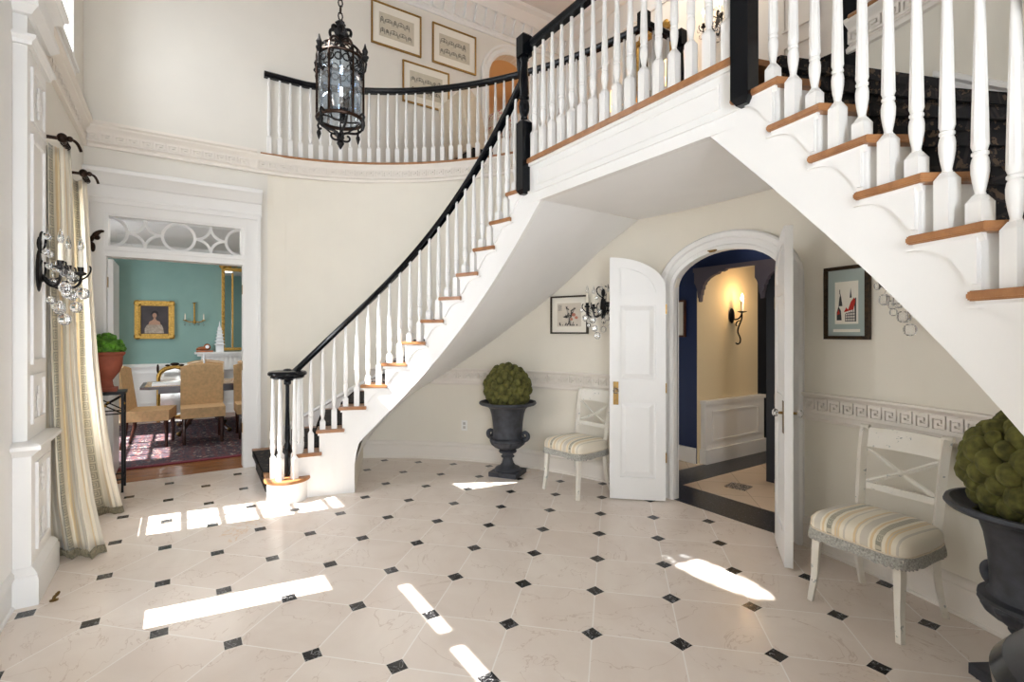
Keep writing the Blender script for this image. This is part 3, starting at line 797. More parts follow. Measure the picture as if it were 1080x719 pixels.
        b.add([(p.x, p.y, zz) for zz in (z-RS, z-.03) for p in (p0, q0, q1, p1)], [(0, 1, 2, 3), (7, 6, 5, 4), (0, 4, 5, 1), (1, 5, 6, 2), (2, 6, 7, 3), (3, 7, 4, 0)])
        b.build('riser', 'white_paint', t, O, smooth=False)
        # cove under the return nosing and scrolled bracket on the stringer
        if k > 1:
            b = MB(); c0 = [P(s0-.015+(s1-s0+.02)*j/4, -.016) for j in range(5)]; c1 = [P(s0-.015+(s1-s0+.02)*j/4, .0) for j in range(5)]
            for j in range(4):
                b.add([(c0[j].x, c0[j].y, z-.03), (c0[j+1].x, c0[j+1].y, z-.03), (c1[j+1].x, c1[j+1].y, z-.03), (c1[j].x, c1[j].y, z-.03),
                       (P(0).x*0+(c0[j].x*.3+c1[j].x*.7), c0[j].y*.3+c1[j].y*.7, z-.052), (c0[j+1].x*.3+c1[j+1].x*.7, c0[j+1].y*.3+c1[j+1].y*.7, z-.052), (c1[j+1].x, c1[j+1].y, z-.052), (c1[j].x, c1[j].y, z-.052)],
                      [(0, 1, 2, 3), (7, 6, 5, 4), (0, 4, 5, 1), (1, 5, 6, 2), (2, 6, 7, 3), (3, 7, 4, 0)])
            # bracket: from the riser at full depth, sweeping up towards the back in an ogee
            L = s1-s0; prof_ = []
            for j in range(17):
                u = (j/16)**1.25
                v_ = max(0, (u-.10)/.90); dep = RS-.035 if u < .10 else .034+(RS-.035-.034)*((1-v_)**2.6*.82+.18*max(0, 1-v_*3.2))
                prof_.append((s0+.002+u*(L+.03), min(dep, RS-.035)))
            for (sa, da), (sb, db) in zip(prof_, prof_[1:]):
                pa, pb, qa, qb = P(sa, -.013), P(sb, -.013), P(sa, .001), P(sb, .001)
                b.add([(pa.x, pa.y, z-.045-da+.03), (pb.x, pb.y, z-.045-db+.03), (pb.x, pb.y, z-.04), (pa.x, pa.y, z-.04), (qa.x, qa.y, z-.045-da+.03), (qb.x, qb.y, z-.045-db+.03), (qb.x, qb.y, z-.04), (qa.x, qa.y, z-.04)],
                      [(0, 1, 2, 3), (7, 6, 5, 4), (0, 4, 5, 1), (3, 2, 6, 7), (0, 3, 7, 4), (1, 5, 6, 2)])
            b.build('bracket', 'white_paint', t, O, smooth=False)
        f0, f1 = (.14, .86) if k > 1 else (.06, .86)
        r0, r1 = Q(s0-nose-.008, f0), Q(s0-nose-.008, f1); r2, r3 = Q(s1-.004, f1), Q(s1-.004, f0)
        if k == 1: r0, r1 = [clampwall(mir(Vector(v_), m)) for v_ in ((-5.02, .618, 0), (-5.93, .642, 0))]
        run.add([(p.x, p.y, zz) for zz in (z+.0005, z+.011) for p in (r0, r1, r2, r3)], [(0, 1, 2, 3), (7, 6, 5, 4), (0, 4, 5, 1), (1, 5, 6, 2), (2, 6, 7, 3), (3, 7, 4, 0)])
        a0, a1 = Q(s0-nose+.001, f0), Q(s0-nose+.001, f1); c0, c1 = Q(s0-.001, f0), Q(s0-.001, f1); dd0, dd1 = Q(s0-.010, f0), Q(s0-.010, f1)
        if k == 1: a0, a1, c0, c1, dd0, dd1 = [clampwall(mir(Vector(v_), m)) for v_ in ((-5.02, .628, 0), (-5.93, .652, 0), (-5.02, .660, 0), (-5.93, .684, 0), (-5.02, .650, 0), (-5.93, .674, 0))]
        run.add([(r0.x, r0.y, z-.045), (r1.x, r1.y, z-.045), (a1.x, a1.y, z-.045), (a0.x, a0.y, z-.045), (r0.x, r0.y, z+.011), (r1.x, r1.y, z+.011), (a1.x, a1.y, z+.011), (a0.x, a0.y, z+.011)],
                [(0, 1, 2, 3), (7, 6, 5, 4), (0, 4, 5, 1), (1, 5, 6, 2), (2, 6, 7, 3), (3, 7, 4, 0)])
        d0, d1 = dd0, dd1
        run.add([(d0.x, d0.y, z-RS+.01), (d1.x, d1.y, z-RS+.01), (c1.x, c1.y, z-RS+.01), (c0.x, c0.y, z-RS+.01), (d0.x, d0.y, z-.03), (d1.x, d1.y, z-.03), (c1.x, c1.y, z-.03), (c0.x, c0.y, z-.03)],
                [(0, 1, 2, 3), (7, 6, 5, 4), (0, 4, 5, 1), (1, 5, 6, 2), (2, 6, 7, 3), (3, 7, 4, 0)])
    s0 = rho(14); d0, d1, c0, c1 = Q(s0-.010, .14), Q(s0-.010, .86), Q(s0, .14), Q(s0, .86)
    run.add([(d0.x, d0.y, ZL-RS+.01), (d1.x, d1.y, ZL-RS+.01), (c1.x, c1.y, ZL-RS+.01), (c0.x, c0.y, ZL-RS+.01), (d0.x, d0.y, ZL-.03), (d1.x, d1.y, ZL-.03), (c1.x, c1.y, ZL-.03), (c0.x, c0.y, ZL-.03)],
            [(0, 1, 2, 3), (7, 6, 5, 4), (0, 4, 5, 1), (1, 5, 6, 2), (2, 6, 7, 3), (3, 7, 4, 0)])
    d0, d1, c0, c1 = Q(s0-.045, .14), Q(s0-.045, .86), Q(s0-.004, .14), Q(s0-.004, .86)
    run.add([(d0.x, d0.y, ZL-.045), (d1.x, d1.y, ZL-.045), (c1.x, c1.y, ZL-.045), (c0.x, c0.y, ZL-.045), (d0.x, d0.y, ZL+.011), (d1.x, d1.y, ZL+.011), (c1.x, c1.y, ZL+.011), (c0.x, c0.y, ZL+.011)],
            [(0, 1, 2, 3), (7, 6, 5, 4), (0, 4, 5, 1), (1, 5, 6, 2), (2, 6, 7, 3), (3, 7, 4, 0)])
    run.build('carpet_runner', 'runner_carpet', t, O, smooth=False)
    # round bullnose end of the starting step
    fx = -4.76 if not m else FOOTR[0]; fy = .79 if not m else FOOTR[1]
    b = MB(); b.lathe([(.165, 0), (.165, RS-.03)], (fx, fy, 0), 32); b.build('bullnose_base', 'white_paint', t, O)
    b = MB(); b.lathe([(.178, RS-.032), (.188, RS-.026), (.190, RS-.016), (.186, RS-.004), (.18, RS+.0)], (fx, fy, 0), 32); b.build('bullnose_tread', 'oak', t, O)
    # skirting board that climbs the wall
    b = MB(); path = []; lat = []
    for i in range(41):
        s_ = rho(1)+.1+(rho(14)-rho(1)-.1)*i/40; q = Q(s_, 1); z = RS*(1+(s_-rho(1))/GO); path.append((q.x, q.y, z)); n2 = sn(s_); n2 = Vector((-n2.x, n2.y, 0)) if m else n2; lat.append(tuple(-n2))
    b.sweep([(0, -.25), (.014, -.25), (.014, .06), (.03, .075), (.024, .10), (0, .11)], path, lat=lat); b.build('skirting', 'white_paint', t, O)
    return t
FOOTR = (-.007, .749)
flight(False, 'left curved staircase with dark carpet runner rising from beside the dining doorway', 'curved flights')
flight(True, 'right curved staircase whose white stringer and oak tread ends sweep down towards the viewer', 'curved flights')

# landing between the flights
XL, XR = -3.10, -1.38; YL = 2.20
t = thing('stair_landing', 'white landing bridging the two curved flights above the archway, with an oak nosing', 'landing', (-2.24, 3.0, ZL)); O = (-2.24, 3.0, ZL)
b = MB(); k13l, k13r = sp(rho(14)), mir(sp(rho(14)), True)
ql, qr = clampwall(outer(rho(14))), clampwall(mir(outer(rho(14)), True))
arcp = []
a0, a1 = ang_of_x(ql.x), ang_of_x(qr.x)
for i in range(17): e = ell(a0+(a1-a0)*i/16); arcp.append((e.x, e.y-.004))
poly = [(k13l.x-.01, k13l.y-.02), (k13r.x+.01, k13r.y-.02)]+arcp[::-1]
b.prism(poly, (0, 0, ZL-.03), (1, 0, 0), (0, 1, 0), (0, 0, 1), .03); b.build('landing_floor', 'oak', t, O, smooth=False)
b = MB(); b.prism([(x, y+.05 if i < 2 else y-.02) for i, (x, y) in enumerate(poly)], (0, 0, ZL+.0005), (1, 0, 0), (0, 1, 0), (0, 0, 1), .01)
b.v = [(x, max(y, YL+.16), z) for x, y, z in b.v]; b.build('carpet', 'runner_carpet', t, O, smooth=False)
b = MB(); b.box(XL, XR, YL, YL+.04, 2.43, ZL-.03); b.box(XL, XR, YL-.014, YL, 2.50, 2.515); b.box(XL, XR, YL-.006, YL, 2.43, 2.47)
for q in ((XL+.12, XR-.10, 2.545, 2.555), (XL+.12, XR-.10, 2.655, 2.665), (XL+.12, XL+.13, 2.545, 2.665), (XR-.11, XR-.10, 2.545, 2.665)): b.box(q[0], q[1], YL-.007, YL, q[2], q[3])
b.box(XL, XR, YL-.018, YL, ZL-.05, ZL-.03); b.build('fascia', 'white_paint', t, O, smooth=False)
b = MB(); b.box(XL+.01, XR-.01, YL-.035, YL+.05, ZL-.03, ZL-.004); b.box(XL+.01, XR-.01, YL-.03, YL+.045, ZL-.004, ZL+.004); b.build('nosing', 'oak', t, O, smooth=False)
b = MB(); vs = []; fs = []
sA, sB = sp(SEND), mir(sp(SEND), True)
for i in range(13):
    f = i/12; x0 = sA.x*(1-f)+sB.x*f; wl, wr = clampwall(outer(SEND)), clampwall(mir(outer(SEND), True)); a = ang_of_x(wl.x)*(1-f)+ang_of_x(wr.x)*f; e = ell(a)
    vs += [(x0, YL+.001, 2.431), (e.x, e.y-.002, 2.508)]
b.add(vs, [(2*i, 2*i+1, 2*i+3, 2*i+2) for i in range(12)]); b.build('soffit', 'plaster_white', t, O)
# upper steps from the landing to the upper hall
t = thing('upper_steps', 'short flight of carpeted steps climbing from the landing into the upper hall', 'steps', (-2.33, 3.6, ZL)); O = (-2.33, 3.6, ZL)
for i, yy in enumerate((3.34, 3.60, 3.86)):
    z = ZL+.222*(i+1)
    b = MB(); b.box(OPL+.06, OPR-.06, yy-.01, 4.1, z-.222+.012 if i == 0 else z-.222, z-.012); b.build('riser', 'white_paint', t, O, smooth=False)
    b = MB(); b.box(OPL+.16, OPR-.16, yy-.03, yy+.27, z-.008, z+.004); b.box(OPL+.16, OPR-.16, yy-.022, yy-.011, z-.20, z-.01); b.build('carpet', 'runner_carpet', t, O, smooth=False)

# ------------------------------------------------------------------ balusters and railings
def baluster_mb(block, total):
    b = MB(); h = .0235
    b.box(-h, h, -h, h, 0, block-.018)
    b.add([(-h, -h, block-.018), (h, -h, block-.018), (h, h, block-.018), (-h, h, block-.018), (-.012, -.012, block+.004), (.012, -.012, block+.004), (.012, .012, block+.004), (-.012, .012, block+.004)], [(0, 1, 5, 4), (1, 2, 6, 5), (2, 3, 7, 6), (3, 0, 4, 7), (4, 5, 6, 7)])
    T0 = block
    b.lathe([(.0125, T0+.002), (.0145, T0+.006), (.0125, T0+.012), (.0175, T0+.04), (.0215, T0+.07), (.022, T0+.095), (.0195, T0+.112), (.0165, T0+.118), (.0205, T0+.122), (.0205, T0+.130), (.0165, T0+.134)], n=14, caps=False)
    top = total
    b.lathe([(.0165, T0+.134), (.0215, T0+.15), (.0215, T0+.165), (.021, T0+.20), (.0155, T0+.134+(top-T0-.134)*.62)], n=20, mod=lambda k, j: (1 if (k % 2 == 0 or j in (0, 1, 4)) else .86), caps=False)
    b.lathe([(.0155, T0+.134+(top-T0-.134)*.62), (.0115, top-.03), (.011, top)], n=12)
    return b
_bal = {}
def baluster(parent, loc, block, total, rz=0):
    key = (round(block, 3), round(total, 3))
    if key not in _bal:
        o = baluster_mb(block, total).build('baluster', 'white_paint'); _bal[key] = o; first = True
    else:
        o = _bal[key].copy(); COL.objects.link(o)
    o.parent = parent; o.location = loc; o.rotation_euler = (0, 0, rz)
    return o
RP = [(-.024, 0), (.024, 0), (.027, .016), (.022, .022), (.033, .038), (.033, .050), (.024, .062), (.010, .070), (-.010, .070), (-.024, .062), (-.033, .050), (-.033, .038), (-.022, .022), (-.027, .016)]
def newel(parent, x, y, z0, zb, zt, O, name='newel'):
    b = MB(); h = .043; x -= O[0]; y -= O[1]
    b.box(x-h, x+h, y-h, y+h, z0+.03, zb); b.add([(x-h, y-h, z0+.03), (x+h, y-h, z0+.03), (x+h, y+h, z0+.03), (x-h, y+h, z0+.03), (x-.025, y-.025, z0), (x+.025, y-.025, z0), (x+.025, y+.025, z0), (x-.025, y+.025, z0)], [(4, 5, 1, 0), (5, 6, 2, 1), (6, 7, 3, 2), (7, 4, 0, 3), (7, 6, 5, 4)])
    b.add([(x-h, y-h, zb), (x+h, y-h, zb), (x+h, y+h, zb), (x-h, y+h, zb), (x-.02, y-.02, zb+.03), (x+.02, y-.02, zb+.03), (x+.02, y+.02, zb+.03), (x-.02, y+.02, zb+.03)], [(0, 1, 5, 4), (1, 2, 6, 5), (2, 3, 7, 6), (3, 0, 4, 7), (4, 5, 6, 7)])
    H = zt-.16-zb
    b.lathe([(.022, zb+.02), (.028, zb+.035), (.024, zb+.05), (.038, zb+.09), (.041, zb+.13), (.034, zb+.165), (.028, zb+.175), (.037, zb+.185), (.037, zb+.197), (.03, zb+.205), (.036, zb+.225), (.034, zb+H*.6), (.027, zb+H-.05), (.034, zb+H-.035), (.034, zb+H-.02), (.026, zb+H)], (x, y, 0), 20, mod=lambda k, j: 1 if (j < 10 or j > 12 or k % 2) else .92)
    b.box(x-h, x+h, y-h, y+h, zt-.17, zt-.02); b.frustum((x, y, zt-.02), (2*h, 2*h), (.05, .05), .02)
    return b.build(name, 'black_paint', parent, (0, 0, O[2]), smooth=True)
def stair_rail(m, label):
    nl = Vector((-3.108, 2.175, 0)) if not m else Vector((-1.335, 2.175, 0))
    foot = Vector((-4.76, .79, 0)) if not m else Vector((FOOTR[0], FOOTR[1], 0))
    O = (foot.x, foot.y, RS); t = thing('stair_railing', label, 'railing', O, 0, 'stair railings')
    INS = .028
    P = lambda s_: mir(sp(s_)+sn(s_)*INS, m)
    zr = lambda s_: RS*2+.725+(s_-(rho(2)+.03))/GO*RS
    for k in range(2, 14):
        for j in (0, 1):
            s_ = rho(k)+.028+j*GO/2
            if k == 13 and j == 1: continue
            p = P(s_); n2 = sn(s_); bl = .085 if j == 0 else .183; tot = .725+j*RS/2+.012
            baluster(t, (p.x-O[0], p.y-O[1], k*RS-O[2]+.0), bl, tot, math.atan2(n2.y, -n2.x if m else n2.x))
    # rail path
    path = []
    zc = 1.055
    if m:
        # eases off the flight and curls in to the scroll near the camera
        p2 = P(rho(2)+.12); c = curve((p2.x, p2.y, zr(rho(2)+.12)), (p2.x+.03, p2.y-.16, zr(rho(2)-.05)), (foot.x+.22, foot.y+.02, zc+.03), (foot.x+.05, foot.y-.06, zc), 12)
        path = [tuple(v) for v in c][::-1]; s_ = rho(2)+.16
    else:
        p2 = P(rho(2)+.02); c = curve((p2.x, p2.y, zr(rho(2)+.02)), (p2.x-.02, p2.y-.12, zr(rho(2)-.1)), (foot.x+.14, foot.y+.06, zc+.01), (foot.x+.10, foot.y-.06, zc), 10)
        path = [tuple(v) for v in c][::-1]; s_ = rho(2)+.05
    while s_ < rho(13)+.09:
        p = P(s_); path.append((p.x, p.y, zr(s_))); s_ += .05
    ze = ZL+.80; sg_ = -1 if not m else 1
    pe = P(rho(13)+.075); pb = P(rho(13)+.02); zp = zr(rho(13)+.075)+.035; dv_ = Vector((pe.x-pb.x, pe.y-pb.y, zr(rho(13)+.075)-zr(rho(13)+.02)))
    goose = [(pb.x, pb.y, zr(rho(13)+.02)+.035)]+[tuple(v) for v in curve((pe.x, pe.y, zp), (pe.x+dv_.x*1.2, pe.y+dv_.y*1.2, zp+dv_.z*1.2), (nl.x+sg_*.062, nl.y+.004, ze-.16), (nl.x+sg_*.055, nl.y, ze+.02), 12)]+[(nl.x+sg_*.035, nl.y, ze+.045)]
    g_ = MB(); g_.tube(goose, [.031]*len(goose), 14); g_.build('gooseneck', 'black_paint', t, O)
    b = MB(); b.sweep(RP, path); b.build('handrail', 'black_paint', t, O)
    b = MB(); b.lathe([(.120, zc), (.140, zc+.012), (.136, zc+.02), (.158, zc+.035), (.160, zc+.05), (.150, zc+.064), (.12, zc+.071), (.0, zc+.073)], (foot.x, foot.y, 0), 72)
    v = b.build('volute', 'black_paint', t, O)
    b = MB(); b.lathe([(.035, zc+.070), (.033, zc+.08), (.02, zc+.086), (0, zc+.088)], (foot.x, foot.y, 0), 18); b.build('volute_eye', 'black_paint', v, O)
    for i in range(6):
        a = PI*2*i/6+.35; baluster(t, (foot.x+.115*math.cos(a)-O[0], foot.y+.115*math.sin(a)-O[1], 0), .19, zc-RS+.01, a)
    b = MB(); b.lathe([(.018, 0), (.018, .15), (.024, .17), (.016, .19), (.026, .22), (.028, .27), (.018, .30), (.022, .33), (.016, .6), (.016, .80), (.03, .81), (.03, .84), (.02, .855)], (foot.x-O[0], foot.y-O[1], 0), 14)
    b.build('newel', 'black_paint', t)
    return t
stair_rail(False, 'black handrail with white balusters climbing the left flight from a round scroll end')
stair_rail(True, 'black handrail with large white fluted balusters along the right flight')
# landing railing with its two newels
O = (-2.24, YL, ZL); t = thing('landing_railing', 'level black railing with white fluted balusters between the two hanging newels', 'railing', O, 0)
newel(t, -3.108, 2.172, 2.50, 3.04, 3.71, O); newel(t, -1.335, 2.172, 2.50, 3.04, 3.71, O)
b = MB(); b.sweep(RP, [(-3.07, 2.195, ZL+.825), (-1.37, 2.195, ZL+.825)]); b.build('handrail', 'black_paint', t, O)
for i in range(16):
    x = -3.01+(-1.435+3.01)*i/15
    baluster(t, (x-O[0], .0, .004), .20, .825)
# balcony railing
O = (-4.9, 2.8, ZB); t = thing('balcony_railing', 'curved black and white railing edging the upper balcony', 'railing', O, 0)
BI = .035
def bpt(a, ins=BI): e = ell(a)+elln(a)*(-ins); return Vector((max(e.x, XD+.03), e.y, 0))
pa = [ang_of_x(-6.134)+(ang_of_x(OPL-.0)-ang_of_x(-6.134))*i/80 for i in range(81)]
path = [(bpt(a).x, bpt(a).y, ZB+.85) for a in pa]
b = MB(); b.sweep(RP, path); b.build('handrail', 'black_paint', t, O)
b = MB(); nos = [(ell(a).x, ell(a).y, ZB) for a in [ang_of_x(-6.136)+(ang_of_x(OPL)-ang_of_x(-6.136))*i/80 for i in range(81)]]
b.sweep([(-.14, -.012), (.055, -.012), (.062, 0), (.055, .014), (-.14, .014)], nos); b.build('nosing', 'oak', t, O)
acc = 0; prev = None; cnt = 0
PTS = [bpt(ang_of_x(-6.134)+(ang_of_x(OPL-.06)-ang_of_x(-6.134))*i/2000) for i in range(2001)]
acc = .06
for p, q in zip(PTS, PTS[1:]):
    acc += (q-p).length
    if acc >= .108:
        acc = 0
        baluster(t, (q.x-O[0], q.y-O[1], .012), .20, .84, math.atan2(q.y-ECY, q.x-ECX))
for x in (OPL+.0,): newel(t, x, wally(x)+.03, ZB-.2, ZB+.28, ZB+1.03, O)
# guard rails beside the upper steps
for x, lab in ((OPL, 'black guard rail with two newels left of the upper steps'), (OPR, 'black guard rail with newel right of the upper steps')):
    y0 = wally(x)+.03; O = (x, 4.1, ZB); g = thing('guard_railing', lab, 'railing', O, 0, 'guard rails of the upper steps')
    newel(g, x, 4.12, ZB, ZB+.28, ZB+1.03, O)
    if x == OPR: newel(g, x, y0, ZB-.66, ZB+.28, ZB+1.03, O)
    b = MB(); b.sweep(RP, [(x, y0+.04, ZB+.88), (x, 4.08, ZB+.88)]); b.build('handrail', 'black_paint', g, O)
    for i in range(4): baluster(g, (0, y0+.13+i*.105-4.1, 0), .20, .88)
O = (-.2, 3.0, ZB); t = thing('balcony_railing', 'black railing curving along the upper hall above the right flight', 'railing', O, 0)
pa = [ang_of_x(OPR+.03)+(ang_of_x(1.2)-ang_of_x(OPR+.03))*i/40 for i in range(41)]
b = MB(); b.sweep(RP, [(bpt(a).x, bpt(a).y, ZB+.85) for a in pa]); b.build('handrail', 'black_paint', t, O)
b = MB(); b.sweep([(-.14, -.012), (.055, -.012), (.062, 0), (.055, .014), (-.14, .014)], [(ell(a).x, ell(a).y, ZB) for a in pa]); b.build('nosing', 'oak', t, O)

# ------------------------------------------------------------------ dining doorway: casing, transom, entablature
def xr(b, x0, x1, y0, y1, z0, z1): b.box(x0, x1, y0, y1, z0, z1)
X0 = XD
b = MB()
for ya, yb in ((DY0-.14, DY0), (DY1, DY1+.155)):
    b.box(X0, X0+.022, ya+.001, yb-.001, 0, 2.718); 
    oy = ya if ya < 0 else yb
    b.box(X0, X0+.042, min(oy, oy+(.035 if ya < 0 else -.035)), max(oy, oy+(.035 if ya < 0 else -.035)), 0, 2.716)
    iy = yb if ya < 0 else ya
    b.box(X0, X0+.03, min(iy, iy-(.02 if ya < 0 else -.02)), max(iy, iy-(.02 if ya < 0 else -.02)), 0, TH1+.02)
b.box(X0, X0+.022, DY0, DY1, TH1, 2.72); b.box(X0, X0+.042, DY0-.14, DY1+.155, TH1+.09, 2.7165)
b.box(X0-.15, X0+.02, DY0, DY1, DH, TH0); b.box(X0-.13, X0+.03, DY0, DY1, DH+.055, DH+.085)
b.box(X0-.15, X0+.005, DY0, DY0+.012, 0, DH); b.box(X0-.15, X0+.005, DY1-.012, DY1, 0, DH)
for q in ((DY0, DY0+.03, TH0, TH1), (DY1-.03, DY1, TH0, TH1), (DY0, DY1, TH1-.02, TH1)): b.box(X0-.15, X0+.01, *q)
struct('trim_12', b, 'white_paint', smooth=False)
b = MB(); ent = [(0, 2.717), (.045, 2.717), (.045, 2.735), (.03, 2.75), (.03, 2.86), (.05, 2.87), (.06, 2.89), (.075, 2.905), (.09, 2.94), (.12, 2.965), (.125, 3.0), (.11, 3.01), (0, 3.02)]
b.sweep(ent, [(X0, DY0-.152, 0), (X0, DY1+.165, 0)]); struct('trim_13', b, 'white_paint')
# transom tracery of circles and curved diamonds
t = thing('transom_window', 'glazed transom of white circles and curved diamonds over the dining doorway', 'transom window', (X0-.06, 0, (TH0+TH1)/2)); O = (X0-.06, 0, (TH0+TH1)/2)
b = MB(); b.box(X0-.086, X0-.083, DY0+.03, DY1-.03, TH0, TH1-.02); b.build('glass', 'pane_glass', t, O, False)
zc_ = (TH0+TH1-.02)/2; R_ = (TH1-.02-TH0)/2-.006
_sc = [0]
def strip(pts, w_=.026): 
    b = MB(); _sc[0] += 1; XO = .0006*_sc[0]
    for (y0, z0), (y1, z1) in zip(pts, pts[1:]):
        d = Vector((y1-y0, z1-z0)); d.normalize(); n = Vector((-d.y, d.x))*w_/2
        b.prism([(y0-n.x, z0-n.y), (y1-n.x+d.x*.003, z1-n.y+d.y*.003), (y1+n.x+d.x*.003, z1+n.y+d.y*.003), (y0+n.x, z0+n.y)], (X0-.07-XO, 0, 0), (0, 1, 0), (0, 0, 1), (1, 0, 0), .022)
    return b
def circ(yc, a0=0, a1=2*PI): return [(yc+R_*math.cos(a), zc_+R_*math.sin(a)) for a in [a0+(a1-a0)*i/28 for i in range(29)]]
span = DY1-DY0-.06; q4 = span/4; yc0 = (DY0+DY1)/2
strip(circ(yc0)).build('tracery', 'white_paint', t, O, False)
strip(circ(yc0-2*q4, -PI/2, PI/2)).build('tracery', 'white_paint', t, O, False)
strip(circ(yc0+2*q4, PI/2, 3*PI/2)).build('tracery', 'white_paint', t, O, False)
for yd in (yc0-q4, yc0+q4):
    hw = q4-R_
    for sy in (-1, 1):
        for sz in (-1, 1):
            pts = []
            for i in range(11):
                a = PI/2*i/10; pts.append((yd+sy*(q4-R_)*(1-math.sin(a))*1.0+0*sy, zc_+sz*R_*(1-math.cos(a))))
            strip(pts).build('tracery', 'white_paint', t, O, False)
# ------------------------------------------------------------------ dining room
b = MB(); b.box(-10.75, XD, -1.9, 3.4, -.1, 0); struct('floor_dining', b, 'oak_floor', smooth=False)
b = MB(); b.box(-10.75, -10.6, -1.9, 3.4, 0, 2.95); b.box(-10.6, XD-.15, 3.3, 3.4, 0, 2.95)
holed(b, [-10.6, XD-.15], [0, 2.95], [(-9.0, -7.3, .6, 2.4)], lambda a, c, d, e: b.box(a, c, -2.0, -1.9, d, e)); struct('wall_dining', b, 'teal_wall', smooth=False)
b = MB(); b.box(XD-.152, XD-.15, -1.9, DY0, 0, 2.95); b.box(XD-.152, XD-.15, DY1, 3.3, 0, 2.95); struct('wall_dining_near', b, 'teal_wall', smooth=False)
b = MB(); b.box(-10.75, XD-.15, -2.0, 3.4, 2.95, 3.0); struct('ceiling_dining', b, 'ceiling_paint', smooth=False)
b = MB(); b.box(-10.6, -10.575, -1.9, 3.3, 0, .86); b.sweep([(0, .86), (.05, .86), (.055, .89), (.03, .91), (0, .93)], [(-10.6, -1.9, 0), (-10.6, 3.3, 0)]); b.box(-10.575, -10.55, -1.9, 3.3, 0, .16)
y = -1.7
while y < 3:
    for q in ((y, y+.7, .25, .27), (y, y+.7, .76, .78), (y, y+.02, .25, .78), (y+.68, y+.7, .25, .78)): b.box(-10.575, -10.562, *q)
    y += .8
struct('trim_14', b, 'white_paint', smooth=False)
b = MB(); b.sweep([(0, 2.72), (.02, 2.72), (.03, 2.78), (.08, 2.86), (.10, 2.92), (.13, 2.95), (0, 2.95)], [(-10.6, -1.9, 0), (-10.6, 3.3, 0)]); struct('trim_15', b, 'white_paint')
b = MB()
for x in (-8.72, -8.43, -8.15, -7.87, -7.58): b.box(x-.015, x+.015, -1.96, -1.94, .6, 2.4)
for z in (.9, 1.2, 1.5, 1.8, 2.1): b.box(-9.0, -7.3, -1.96, -1.94, z-.015, z+.015)
struct('window_4', b, 'white_paint', smooth=False)
# open leaf of the dining door
t = thing('dining_door', 'white panelled dining room door swung open, seen edge-on at the left of the doorway', 'door', (XD-.15, DY0+.01, 0)); O = (XD-.15, DY0+.01, 0)
b = MB(); b.box(XD-.74, XD-.155, DY0+.012, DY0+.052, .01, DH-.01); b.build('door_panel', 'white_paint', t, O, False)
for z in (.3, 1.95):
    b = MB(); b.box(XD-.155, XD-.10, DY0+.012, DY0+.017, z-.05, z+.05); b.build('hinge', 'brass', t, O, False)
for z in (.42, 1.1, 1.93):
    b = MB(); b.box(XD-.10, XD-.05, DY1-.017, DY1-.0125, z-.05, z+.05); tag(b.build('hinge', 'brass', smooth=False), 'brass hinge on the right jamb of the dining doorway, %s' % {.42: 'the lowest one', 1.1: 'the middle one', 1.93: 'the highest one'}[z], 'hinge', 'hinges on the dining jamb')
# white corner cabinet
t = thing('china_cabinet', 'tall white cabinet with moulded crown in the corner of the teal dining room', 'cabinet', (-10.3, -1.3, 0)); O = (-10.3, -1.3, 0)
b = MB(); b.box(-10.57, -10.1, -1.72, -.93, 0, 2.25); b.build('body', 'white_paint', t, O, False)
b = MB(); b.sweep([(0, 2.2), (.02, 2.2), (.03, 2.3), (.10, 2.42), (.11, 2.5), (0, 2.5)], [(-10.1, -1.75, 0), (-10.1, -.93, 0), (-10.57, -.93, 0)][::-1]); b.box(-10.57, -10.1, -1.75, -.93, 2.25, 2.5); b.build('crown', 'white_paint', t, O, False)
for z0, z1 in ((.15, .85), (.95, 2.1)):
    for y0 in (-1.69, -1.32): b = MB(); b.box(-10.1, -10.08, y0, y0+.34, z0, z1); b.build('door', 'white_paint', t, O, False)
# rug
b = MB(); b.box(-9.9, -6.78, -1.2, 2.9, .002, .012); r = b.build('persian_rug', 'persian_rug', smooth=False); tag(r, 'navy and red patterned rug under the dining table', 'rug')
b = MB(); b.box(-6.78, -6.70, -1.2, 2.9, .002, .012); b.build('border', plain('rug_edge', rgb(120, 44, 56), .95, var=.2, scale=30), r, smooth=False)
# dining table
O = (-8.86, 1.0, .012); t = thing('dining_table', 'dark polished dining table on a scrolled pedestal with brass feet', 'table', O)
b = MB(); pl = [(-9.36, -.35), (-9.26, -.45), (-8.44, -.45), (-8.36, -.35), (-8.36, 2.5), (-9.36, 2.5)]; b.prism(pl, (0, 0, .685), (1, 0, 0), (0, 1, 0), (0, 0, 1), .035)
b.build('tabletop', 'mahogany', t, O, False)
b = MB(); b.box(-9.2, -8.5, -.25, 2.3, .61, .685); b.build('apron', 'mahogany', t, O, False)
b = MB(); b.box(-9.30, -8.42, -.40, 2.45, .720, .7225); b.build('inlay', plain('burl_inlay', rgb(168, 132, 88), .25, var=.3, scale=25), t, O, False)
for yc in (.3, 1.7):
    b = MB(); b.lathe([(.05, .2), (.07, .24), (.10, .3), (.11, .38), (.07, .46), (.05, .52), (.08, .58), (.16, .61)], (-8.86, yc, 0), 16); p = b.build('pedestal', 'mahogany', t, O)
    for sx in (-1, 1):
        for sy in (-1, 1):
            b = MB(); b.tube(curve((-8.86+sx*.05, yc+sy*.04, .34), (-8.86+sx*.25, yc+sy*.14, .36), (-8.86+sx*.28, yc+sy*.2, .10), (-8.86+sx*.42, yc+sy*.3, .05), 8), [.035]*5+[.03, .027, .025, .022], 8); l = b.build('foot', 'mahogany', p, O)
            b = MB(); b.sphere((-8.86+sx*.44, yc+sy*.31, .045), .032, 8, 6); b.build('caster', 'brass', l, O)
